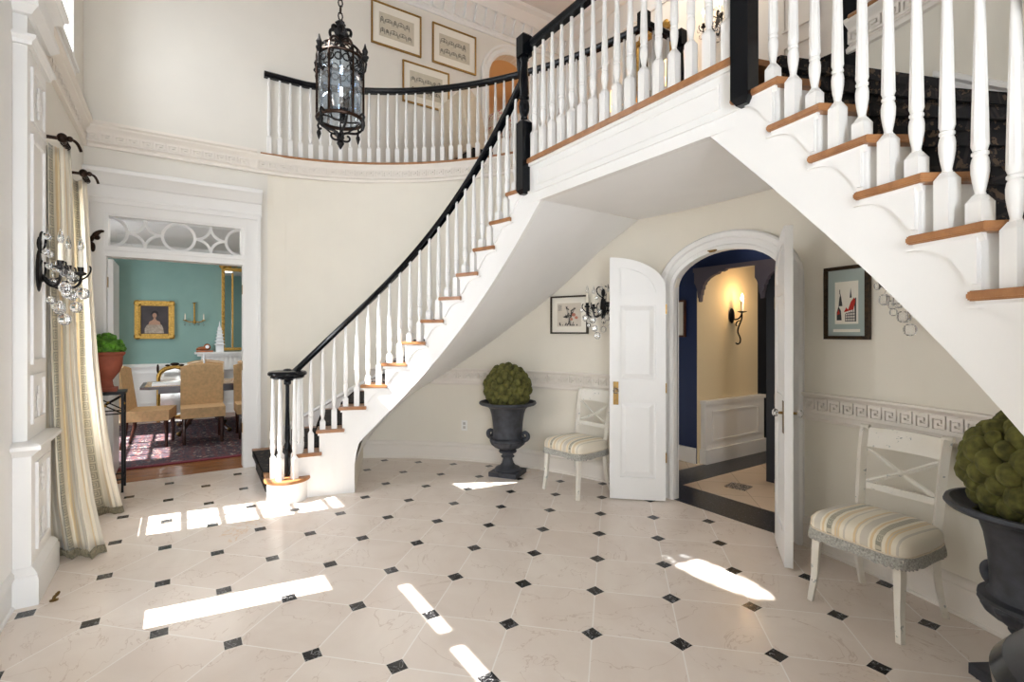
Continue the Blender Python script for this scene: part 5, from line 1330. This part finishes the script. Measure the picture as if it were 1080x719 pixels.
def art_none(pr, iw, ih):
    b = MB(); flat(b, [(-iw*.3, -ih*.3), (iw*.3, -ih*.3), (iw*.2, ih*.3), (-iw*.25, ih*.2)]); b.build('dark_figure', 'ink', pr, smooth=False)
picture('framed_print', 'light framed print hanging on the navy corridor wall, cut by the arch', (-3.86, 4.795, 1.62), (0, -1), .42, .42, .02, 'wood_dark', 'paper', art_none)
# electrical outlets
for x, z, lab in ((-5.08, .40, 'white electrical outlet low on the rounded wall left of the urn'),):
    e, n_ = on_wall(x, .002); t = thing('wall_outlet', lab, 'outlet', (e.x, e.y, z), math.atan2(n_[1], n_[0])+PI/2)
    b = MB(); b.box(-.036, .036, -.006, 0, -.058, .058); b.build('plate', 'switch_plate', t, smooth=False)
    for zz in (-.022, .022): b = MB(); b.box(-.014, .014, -.009, -.006, zz-.014, zz+.014); b.build('socket', plain('socket_grey', rgb(190, 186, 178), .4), t, smooth=False)
# ------------------------------------------------------------------ lantern
LX, LY = -2.415, .632; O = (LX, LY, 2.45); t = thing('hanging_lantern', 'black wrought iron cylindrical glass lantern hanging on a chain from the ceiling', 'lantern', O)
b = MB(); b.lathe([(.098, 2.455), (.098, 2.74)], (LX, LY, 0), 32, caps=False); o = b.build('glass_cylinder', 'lantern_glass', t, O); md = o.modifiers.new('thickness', 'SOLIDIFY'); md.thickness = .003
def ring(b, r, z, rr, n=32): b.tube([(LX+r*math.cos(2*PI*i/n), LY+r*math.sin(2*PI*i/n), z) for i in range(n+1)], rr, 8, False)
b = MB(); ring(b, .103, 2.455, .009); b.build('ring', 'bronze_dark', t, O)
b = MB(); ring(b, .103, 2.74, .007); b.build('ring', 'bronze_dark', t, O)
for i in range(6):
    a = 2*PI*i/6+.3; c, s_ = math.cos(a), math.sin(a)
    b = MB(); b.tube([(LX+.104*c, LY+.104*s_, 2.45), (LX+.104*c, LY+.104*s_, 2.74)], .0055, 6); b.tube(curve((LX+.104*c, LY+.104*s_, 2.735), (LX+.10*c, LY+.10*s_, 2.80), (LX+.06*c, LY+.06*s_, 2.83), (LX+.015*c, LY+.015*s_, 2.825), 10), .006, 6); b.build('upright', 'bronze_dark', t, O)
for i in range(4):
    a = 2*PI*i/4+.62; c, s_ = math.cos(a), math.sin(a); q = lambda r, z: (LX+r*c, LY+r*s_, z)
    b = MB(); b.tube([q(.104, 2.655), q(.125, 2.645), q(.14, 2.66), q(.146, 2.69), q(.14, 2.715)], .005, 6); b.lathe([(.004, 0), (.012, .008), (.014, .022), (.009, .028), (.011, .04), (.014, .05), (.007, .065), (.002, .085)], q(.14, 2.70), 8); b.sphere(q(.152, 2.72), .008, 6, 4); b.sphere(q(.128, 2.72), .008, 6, 4); b.sphere(q(.12, 2.64), .009, 6, 4); b.build('crown_scroll', 'iron', t, O)
    b = MB(); b.tube([q(.104, 2.455), q(.126, 2.465), q(.134, 2.45), q(.126, 2.43), q(.114, 2.435)], .006, 6); b.lathe([(.008, 0), (.011, -.012), (.004, -.035), (0, -.045)], q(.128, 2.425), 8); b.build('foot_scroll', 'iron', t, O)
# pierced band of rings round the top of the glass
b = MB()
for i in range(18):
    a = 2*PI*i/18
    for z in (2.705, 2.755 if i % 2 else 2.745):
        rr = .016; cx_, cy_ = LX+.103*math.cos(a), LY+.103*math.sin(a); tx, ty = -math.sin(a), math.cos(a)
        b.tube([(cx_+tx*rr*math.cos(k*PI/5), cy_+ty*rr*math.cos(k*PI/5), z+rr*math.sin(k*PI/5)) for k in range(11)], .0035, 5, False)
b.build('pierced_band', 'iron', t, O)
b = MB(); b.lathe([(.012, 2.820), (.03, 2.830), (.022, 2.850), (.038, 2.870), (.03, 2.885), (.018, 2.895), (.026, 2.910), (.01, 2.925)], (LX, LY, 0), 12, mod=lambda k, j: 1 if k % 2 else .75)
for i in range(6): a = 2*PI*i/6; b.tube(curve((LX, LY, 2.865), (LX+.03*math.cos(a), LY+.03*math.sin(a), 2.895), (LX+.06*math.cos(a), LY+.06*math.sin(a), 2.885), (LX+.045*math.cos(a), LY+.045*math.sin(a), 2.850), 8), .007, 6)
b.build('crown', 'iron', t, O)
b = MB(); b.tube([(LX+.085*math.cos(a), LY+.085*math.sin(a), 2.435-.02*math.cos(a*2)) for a in [2*PI*k/20 for k in range(21)]], .004, 6, False)
for i in range(4): a = 2*PI*i/4; b.tube(curve((LX+.105*math.cos(a), LY+.105*math.sin(a), 2.44), (LX+.08*math.cos(a), LY+.08*math.sin(a), 2.38), (LX+.03*math.cos(a), LY+.03*math.sin(a), 2.42), (LX+.008*math.cos(a), LY+.008*math.sin(a), 2.385), 8), .006, 6); b.tube(curve((LX+.01*math.cos(a), LY+.01*math.sin(a), 2.36), (LX+.05*math.cos(a), LY+.05*math.sin(a), 2.35), (LX+.05*math.cos(a), LY+.05*math.sin(a), 2.39), (LX+.03*math.cos(a), LY+.03*math.sin(a), 2.385), 8), .005, 6)
b.lathe([(.004, 2.40), (.016, 2.385), (.018, 2.37), (.010, 2.36), (.018, 2.345), (.012, 2.335), (.002, 2.318)], (LX, LY, 0), 10); b.build('drop_finial', 'iron', t, O)
b = MB(); b.tube([(LX, LY, 2.40), (LX, LY, 2.86)], .004, 6); st = b.build('stem', 'iron', t, O)
for i in range(3):
    a = 2*PI*i/3+.5; b = MB(); b.tube(curve((LX, LY, 2.46), (LX+.03*math.cos(a), LY+.03*math.sin(a), 2.44), (LX+.045*math.cos(a), LY+.045*math.sin(a), 2.46), (LX+.045*math.cos(a), LY+.045*math.sin(a), 2.49), 6), .004, 6); b.lathe([(.012, 0), (.012, .07), (.006, .075), (.008, .09), (0, .115)], (LX+.045*math.cos(a), LY+.045*math.sin(a), 2.485), 8); b.build('candle_holder', 'iron', t, O)
# chain
b = MB(); z = 2.925; i = 0
while z < 6.14:
    hx, hy = (.010, 0) if i % 2 else (0, .010); b.tube([(LX+hx*math.cos(k*PI/4), LY+hy*math.cos(k*PI/4), z+.02+.019*math.sin(k*PI/4)) for k in range(9)], .0032, 5, False); z += .031; i += 1
b.build('chain', 'bronze_dark', t, O); b = MB(); b.lathe([(.05, 6.15), (.05, 6.13), (.02, 6.11), (.01, 6.10)], (LX, LY, 0), 16); b.build('canopy', 'bronze_dark', t, O)

# ------------------------------------------------------------------ urns with topiary balls
def urn(label, loc, rz):
    t = thing('garden_urn', label, 'urn', loc, rz, 'lead urns')
    b = MB(); b.box(-.15, .15, -.15, .15, 0, .045); b.build('plinth', 'urn_lead', t, smooth=False)
    b = MB(); b.lathe([(.135, .045), (.14, .055), (.125, .075), (.085, .09), (.062, .12), (.05, .16), (.048, .175), (.066, .18), (.07, .19), (.06, .20), (.055, .215), (.085, .228), (.094, .24), (.085, .252), (.06, .262)], (0, 0, 0), 28); b.build('foot', 'urn_lead', t)
    b = MB(); b.lathe([(.06, .258), (.09, .265), (.13, .285), (.165, .315), (.18, .345), (.178, .36)], (0, 0, 0), 56, mod=lambda k, j: 1+(.045 if (k//2) % 2 else -.025)*(1 if 0 < j < 5 else 0)); b.build('gadrooned_bowl', 'urn_lead', t)
    b = MB(); b.lathe([(.172, .352), (.188, .362), (.186, .375), (.160, .385), (.150, .40), (.150, .46), (.156, .54), (.168, .62), (.185, .675), (.21, .70), (.25, .712), (.285, .722), (.297, .735), (.292, .75), (.275, .752), (.262, .735), (.2, .70)], (0, 0, 0), 40); b.build('body', 'urn_lead', t)
    for sx in (-1, 1):
        b = MB(); b.tube([(sx*.145, 0, .362)]+[(sx*(.185+(.046-.034*i/22)*math.cos(-1.7+6.6*i/22)), 0, .413+(.046-.034*i/22)*math.sin(-1.7+6.6*i/22)) for i in range(23)], [.026]+[.025-.014*i/22 for i in range(23)], 14); b.build('handle', 'urn_lead', t)
    b = MB(); b.lathe([(0, .70), (.2, .70), (.25, .72)], (0, 0, 0), 24, caps=False); b.build('soil', 'moss', t)
    return t
urn('charcoal urn on the far side, between the stair foot and the far chair', (-4.33, 2.82, 0), .6)
urn('charcoal urn cut by the right edge, nearest the viewer', (-.50, 2.86, 0), -.55)
def topiary(label, loc, seed):
    rnd = random.Random(seed); t = thing('topiary_ball', label, 'topiary', loc, 0, 'green topiary balls'); R = .205
    b = MB(); b.sphere((0, 0, .16), R, 20, 12); b.build('core', 'moss', t)
    b = MB(); N = 105
    for i in range(N):
        z = 1-2*(i+.5)/N; r = math.sqrt(1-z*z); a = i*2.39996
        rr = rnd.uniform(.034, .055)
        p = Vector((r*math.cos(a), r*math.sin(a), z))*(R+.004); b.sphere((p.x, p.y, .16+p.z), (rr, rr, rr*1.12), 9, 6)
    o = b.build('foliage', 'moss', t); o['kind'] = 'stuff'
    return t
topiary('green knobbly topiary ball filling the far urn', (-4.33, 2.82, .735), 1)
topiary('green knobbly topiary ball in the near urn, half behind the stringer', (-.50, 2.86, .735), 2)

# ------------------------------------------------------------------ painted side chairs
def cross_chair(label, loc, rz):
    t = thing('side_chair', label, 'chair', loc, rz, 'painted cross-back chairs')
    ap = 'antique_paint'
    def leg4(pts, ws, name):
        b = MB(); b.tube(pts, ws, 4); return b.build(name, ap, t, smooth=False)
    for sx in (-1, 1):
        leg4([(sx*.195, -.175, .40), (sx*.200, -.183, .28), (sx*.202, -.192, .14), (sx*.215, -.21, 0)], [.028, .026, .021, .019], 'leg')
        # rear leg and back post in one sweep
        pts = curve((sx*.200, .245, 0), (sx*.185, .16, .2), (sx*.185, .17, .36), (sx*.185, .195, .48), 8)+curve((sx*.187, .197, .50), (sx*.19, .215, .62), (sx*.193, .22, .74), (sx*.197, .265, .90), 8)
        leg4(pts, [.019+.006*min(1, i/6) for i in range(len(pts))], 'leg')
        b = MB(); b.tube([(sx*.175, .272, .905), (sx*.222, .272, .905)], .017, 14); b.build('scroll', 'antique_paint', t)
    b = MB(); n = 12; vs = []
    for i in range(n+1):
        x = -.19+.38*i/n; bow = .03*(1-(x/.19)**2)
        for dy, z in ((-.009, .80), (.009, .80), (.012, .905), (-.006, .905)): vs.append((x, .245+bow+dy+(z-.8)*.22, z+ (0.006 if z > .85 else 0.0)*math.cos(x*8)))
    b.add(vs, [(i*4+k, (i+1)*4+k, (i+1)*4+(k+1) % 4, i*4+(k+1) % 4) for i in range(n) for k in range(4)]+[(0, 1, 2, 3), (n*4+3, n*4+2, n*4+1, n*4)]); b.build('top_rail', ap, t)
    for za, zb in ((.60, .795), (.795, .60)):
        b = MB(); b.tube([(-.185, .220+(za-.6)*.2, za), (0, .245, (za+zb)/2-.01), (.185, .220+(zb-.6)*.2, zb)], .008, 8); b.tube([(-.185, .228+(za-.6)*.2, za-.012), (0, .250, (za+zb)/2-.022), (.185, .228+(zb-.6)*.2, zb-.012)], .006, 8); b.build('cross_bar', ap, t)
    b = MB(); b.sphere((0, .235, .69), (.016, .012, .016), 10, 6); b.build('boss', ap, t)
    b = MB(); b.cbox((0, .222, .585), (.37, .018, .035)); b.build('lower_rail', ap, t, smooth=False)
    b = MB(); b.prism([(-.225, -.205), (.225, -.205), (.20, .20), (-.20, .20)], (0, 0, .345), (1, 0, 0), (0, 1, 0), (0, 0, 1), .045); b.build('seat_rail', ap, t, smooth=False)
    # domed cushion
    b = MB(); N_ = 16; vs = []; 
    lev = [(0, 1.0), (.025, 1.04), (.058, 1.03), (.082, .96), (.100, .82), (.114, .5), (.118, .0)]
    M_ = 40
    def rim(a, f):
        c, s_ = math.cos(a), math.sin(a); x = .235*abs(c)**.32*(1 if c > 0 else -1); y = .213*abs(s_)**.32*(1 if s_ > 0 else -1)
        return (x*(1-.06*(y > 0)*(y/.2)), y-.003)
    for h, f in lev:
        for k in range(M_): x, y = rim(2*PI*k/M_, f); vs.append((x*f, y*f, .387+h))
    b.add(vs, [(i*M_+k, i*M_+(k+1) % M_, (i+1)*M_+(k+1) % M_, (i+1)*M_+k) for i in range(len(lev)-1) for k in range(M_)]+[tuple(range(M_-1, -1, -1))]); b.build('cushion', 'seat_stripe', t)
    b = MB(); vs = []
    for j, (h, o_) in enumerate(((.400, 1.045), (.375, 1.06), (.348, 1.075), (.346, 1.04))):
        for k in range(160):
            x, y = rim(2*PI*k/160, 1); q = o_+(.012*(k % 2) if j else 0); vs.append((x*q, y*q, h-(.006*((k//2) % 2) if j > 1 else 0)))
    b.add(vs, [(i*160+k, i*160+(k+1) % 160, (i+1)*160+(k+1) % 160, (i+1)*160+k) for i in range(3) for k in range(160)]); b.build('fringe', 'fringe_grey', t, smooth=False)
    b = MB(); b.tube([(rim(2*PI*k/60, 1)[0]*1.03, rim(2*PI*k/60, 1)[1]*1.03, .398) for k in range(61)], .005, 6, False); b.build('welt', 'upholstery_cream', t)
    return t
cross_chair('distressed white cross-back chair with striped seat next to the near urn', (-1.136, 3.045, 0), -.125)
cross_chair('distressed white cross-back chair with striped seat, partly behind the left arched door leaf', (-3.545, 3.07, 0), .10)

# ------------------------------------------------------------------ plant stand
O = (-5.90, -.56, 0); t = thing('plant_stand', 'black iron stand with lattice panels between the curtain and dining doorway', 'stand', O)
S_ = .125
b = MB(); b.box(-5.90-S_-.02, -5.90+S_+.02, -.56-S_-.02, -.56+S_+.02, .895, .92); b.build('top', 'iron', t, O, False)
for sx in (-1, 1):
    for sy in (-1, 1): b = MB(); b.box(-5.90+sx*S_-.009, -5.90+sx*S_+.009, -.56+sy*S_-.009, -.56+sy*S_+.009, 0, .895); b.build('leg', 'iron', t, O, False)
for ax, (dx, dy) in enumerate(((1, 0), (1, 0), (0, 1), (0, 1))):
    sg = -1 if ax % 2 else 1; c0 = (-5.90+(0 if dx else sg*S_), -.56+(0 if dy else sg*S_))
    P_ = lambda u, z: (c0[0]+dx*u*S_, c0[1]+dy*u*S_, z)
    b = MB(); b.tube([P_(-1, .72), P_(1, .72)], .006, 6); b.tube([P_(-1, .12), P_(1, .12)], .006, 6); b.tube([P_(-1, .72), P_(1, .88)], .006, 6); b.tube([P_(1, .72), P_(-1, .88)], .006, 6); b.build('lattice', 'iron', t, O)
    b = MB(); b.sphere(P_(0, .80), .014, 8, 6); b.build('boss', 'gilt', t, O)
O = (-5.90, -.56, .92); t = thing('potted_plant', 'terracotta urn-shaped pot of bright green moss on the black iron stand', 'plant', O)
b = MB(); b.box(-5.98, -5.82, -.64, -.48, .92, .955); b.lathe([(.06, .955), (.05, .98), (.045, 1.02), (.07, 1.06), (.10, 1.10), (.118, 1.16), (.122, 1.24), (.14, 1.262), (.14, 1.28), (.118, 1.282)], (-5.90, -.56, 0), 24); b.build('pot', 'terracotta', t, O)
rnd = random.Random(9); b = MB(); b.sphere((-5.90, -.56, 1.31), (.12, .12, .12), 14, 8)
for i in range(110):
    a, e_ = rnd.uniform(0, 2*PI), rnd.uniform(-.1, 1.5); r = .125; b.sphere((-5.90+r*math.cos(a)*math.cos(e_), -.56+r*math.sin(a)*math.cos(e_), 1.31+r*math.sin(e_)), rnd.uniform(.014, .028), 6, 4)
o = b.build('foliage', 'leaf_green', t, O); o['kind'] = 'stuff'
# bronze floor stop
b = MB(); b.lathe([(.02, 0), (.02, .005), (.008, .01), (.007, .02)], (0, 0, 0), 12); b.tube([(0, 0, .018), (.0, .015, .03), (.01, .02, .042), (.02, .014, .038)], .008, 8); tag(b.build('door_stop', 'brass'), 'small bronze door stop on the marble floor by the pilaster', 'door stop', None, (-3.646, -.569, 0))

# ------------------------------------------------------------------ upper hall furnishings
O = (-5.75, 3.25, ZB); t = thing('settee', 'cream slipper settee with a dark skirt on the balcony below the engravings', 'settee', (-5.62, 3.3, ZB)); O = (-5.62, 3.3, ZB)
b = MB(); b.box(-5.95, -5.3, 2.95, 3.75, ZB+.28, ZB+.48); b.build('seat', 'upholstery_cream', t, O, False)
b = MB(); pl = [(2.93, .28), (3.02, .28), (3.12, .5), (3.04, .85), (2.9, .98), (2.80, .95), (2.85, .6)]; b.prism([(a, c+ZB) for a, c in pl], (-5.95, 0, 0), (0, 1, 0), (0, 0, 1), (1, 0, 0), .65); b.build('backrest', 'upholstery_cream', t, O, False)
b = MB(); b.box(-5.94, -5.31, 2.96, 3.74, ZB+.02, ZB+.28); b.build('skirt', 'black_paint', t, O, False)
def m_toile():
    t_ = NT('toile', .9); co = t_.coord(); n = t_.noise(co, 22, 3, .6, 1.5); t_.color(t_.mix(t_.math('GREATER_THAN', n, .57), rgb(232, 222, 206), rgb(190, 62, 66))); M['toile'] = t_.m
m_toile()
for y, rz, lab in ((3.37, .1, 'white cushion with red print leaning on the settee back'), (3.58, .0, 'white cushion with red print at the front of the settee')):
    b = MB(); n = 10; vs = []
    for i in range(n+1):
        for j in range(n+1):
            u, v = -1+2*i/n, -1+2*j/n; th_ = .075*((1-u**4)*(1-v**4))**.5; vs.append((u*.2, v*.2, th_))
    vs2 = [(x, y_, -z) for x, y_, z in vs]; f = [(i*(n+1)+j, (i+1)*(n+1)+j, (i+1)*(n+1)+j+1, i*(n+1)+j+1) for i in range(n) for j in range(n)]; b.add(vs, f); b.add(vs2, f)
    o = tag(b.build('cushion', 'toile'), lab, 'cushion', 'toile cushions', (-5.5, y, ZB+.69)); o.rotation_euler = (1.25+rz, .1, 0)
# console with two lamps against the upper hall wall
O = (-4.4, 5.0, ZB); t = thing('console_table', 'narrow dark console table against the upper hall wall', 'table', O)
b = MB(); b.box(-5.1, -3.75, 4.85, 5.17, ZB+.74, ZB+.78); b.build('tabletop', 'mahogany', t, O, False)
for x in (-5.06, -3.82):
    for y in (4.88, 5.12): b = MB(); b.box(x, x+.035, y, y+.035, ZB, ZB+.74); b.build('leg', 'mahogany', t, O, False)
def lamp(x, label):
    O = (x, 5.0, ZB+.78); t = thing('table_lamp', label, 'lamp', O, 0, 'lit console lamps')
    b = MB(); b.lathe([(.06, 0), (.06, .02), (.02, .04), (.05, .12), (.06, .2), (.02, .28), (.012, .34)], (0, 0, 0), 16); b.build('base', 'porcelain', t)
    b = MB(); b.lathe([(.14, .34), (.085, .58)], (0, 0, 0), 24, caps=False); o = b.build('lamp_shade', 'lampshade_glow', t); o.modifiers.new('s', 'SOLIDIFY').thickness = .003
    point('lamp_light', (x, 5.0, ZB+.78+.45), 2.5, (1, .7, .4), .04)
lamp(-4.93, 'lit table lamp with amber shade at the left end of the upper hall console'); lamp(-4.03, 'lit table lamp with amber shade at the right end of the upper hall console')
O = (-4.45, 5.19, 4.95); t = thing('gilt_mirror', 'gilt framed mirror on the upper hall wall above the console', 'mirror', O)
b = MB(); b.box(-4.72, -4.18, 5.18, 5.195, 4.45, 5.35); b.build('glass', 'mirror_glass', t, O, False)
b = MB()
for q in ((-4.78, -4.72, 4.4, 5.4), (-4.18, -4.12, 4.4, 5.4), (-4.78, -4.12, 4.4, 4.46), (-4.78, -4.12, 5.34, 5.4)): b.box(q[0], q[1], 5.16, 5.195, q[2], q[3])
for i in range(5): b.sphere((-4.65+.1*i, 5.17, 5.42+.04*math.sin(PI*i/4)), (.05, .02, .04), 8, 5)
b.build('frame', 'gilt', t, O, False)
crystal_sconce('lit dark sconce on the upper hall wall seen just left of the right hanging newel', (-3.51, 5.195, 5.0), (0, -1), True)
point('sconce_light', (-3.51, 4.95, 5.2), 1.6)
O = (-2.35, 5.19, ZB); t = thing('panelled_door', 'cream panelled door with brass knob in the upper hall behind the right flight', 'door', O)
b = MB(); b.box(-2.85, -1.85, 5.16, 5.195, ZB, ZB+2.15); b.build('door_panel', 'wall_paint', t, O, False)
for z0, z1 in ((.2, .95), (1.1, 1.95)):
    for x0 in (-2.75, -2.28):
        b = MB(); 
        for q in ((x0, x0+.36, z0, z0+.02), (x0, x0+.36, z1-.02, z1), (x0, x0+.02, z0, z1), (x0+.34, x0+.36, z0, z1)): b.box(q[0], q[1], 5.145, 5.16, ZB+q[2], ZB+q[3])
        b.build('panel_moulding', 'wall_paint', t, O, False)
b = MB(); b.sphere((-1.93, 5.12, ZB+1.0), .03, 10, 6); b.tube([(-1.93, 5.12, ZB+1), (-1.93, 5.16, ZB+1)], .01, 8); b.build('knob', 'brass', t, O)
# casing of the upper arched doorway
b = MB(); prof = [(0, -.16), (0, .015), (.03, .03), (.08, .02), (.10, .045), (.13, .045), (.13, 0)]
pts = [(AY-AR, ZB), (AY-AR, ZB+.8)]+[(AY-AR*math.cos(PI*i/24), ASZ+AR*math.sin(PI*i/24)) for i in range(25)]+[(AY+AR, ZB+.8), (AY+AR, ZB)]
n = len(prof); vs = []
for i, (y, z) in enumerate(pts):
    if z >= ASZ: d = Vector((y-AY, z-ASZ)).normalized()
    else: d = Vector((-1 if y < AY else 1, 0))
    for o_, dd in prof: vs.append((XD+dd, y+d.x*o_, z+d.y*o_))
b.add(vs, [(i*n+k, (i+1)*n+k, (i+1)*n+(k+1) % n, i*n+(k+1) % n) for i in range(len(pts)-1) for k in range(n)]); struct('trim_18', b, 'white_paint')
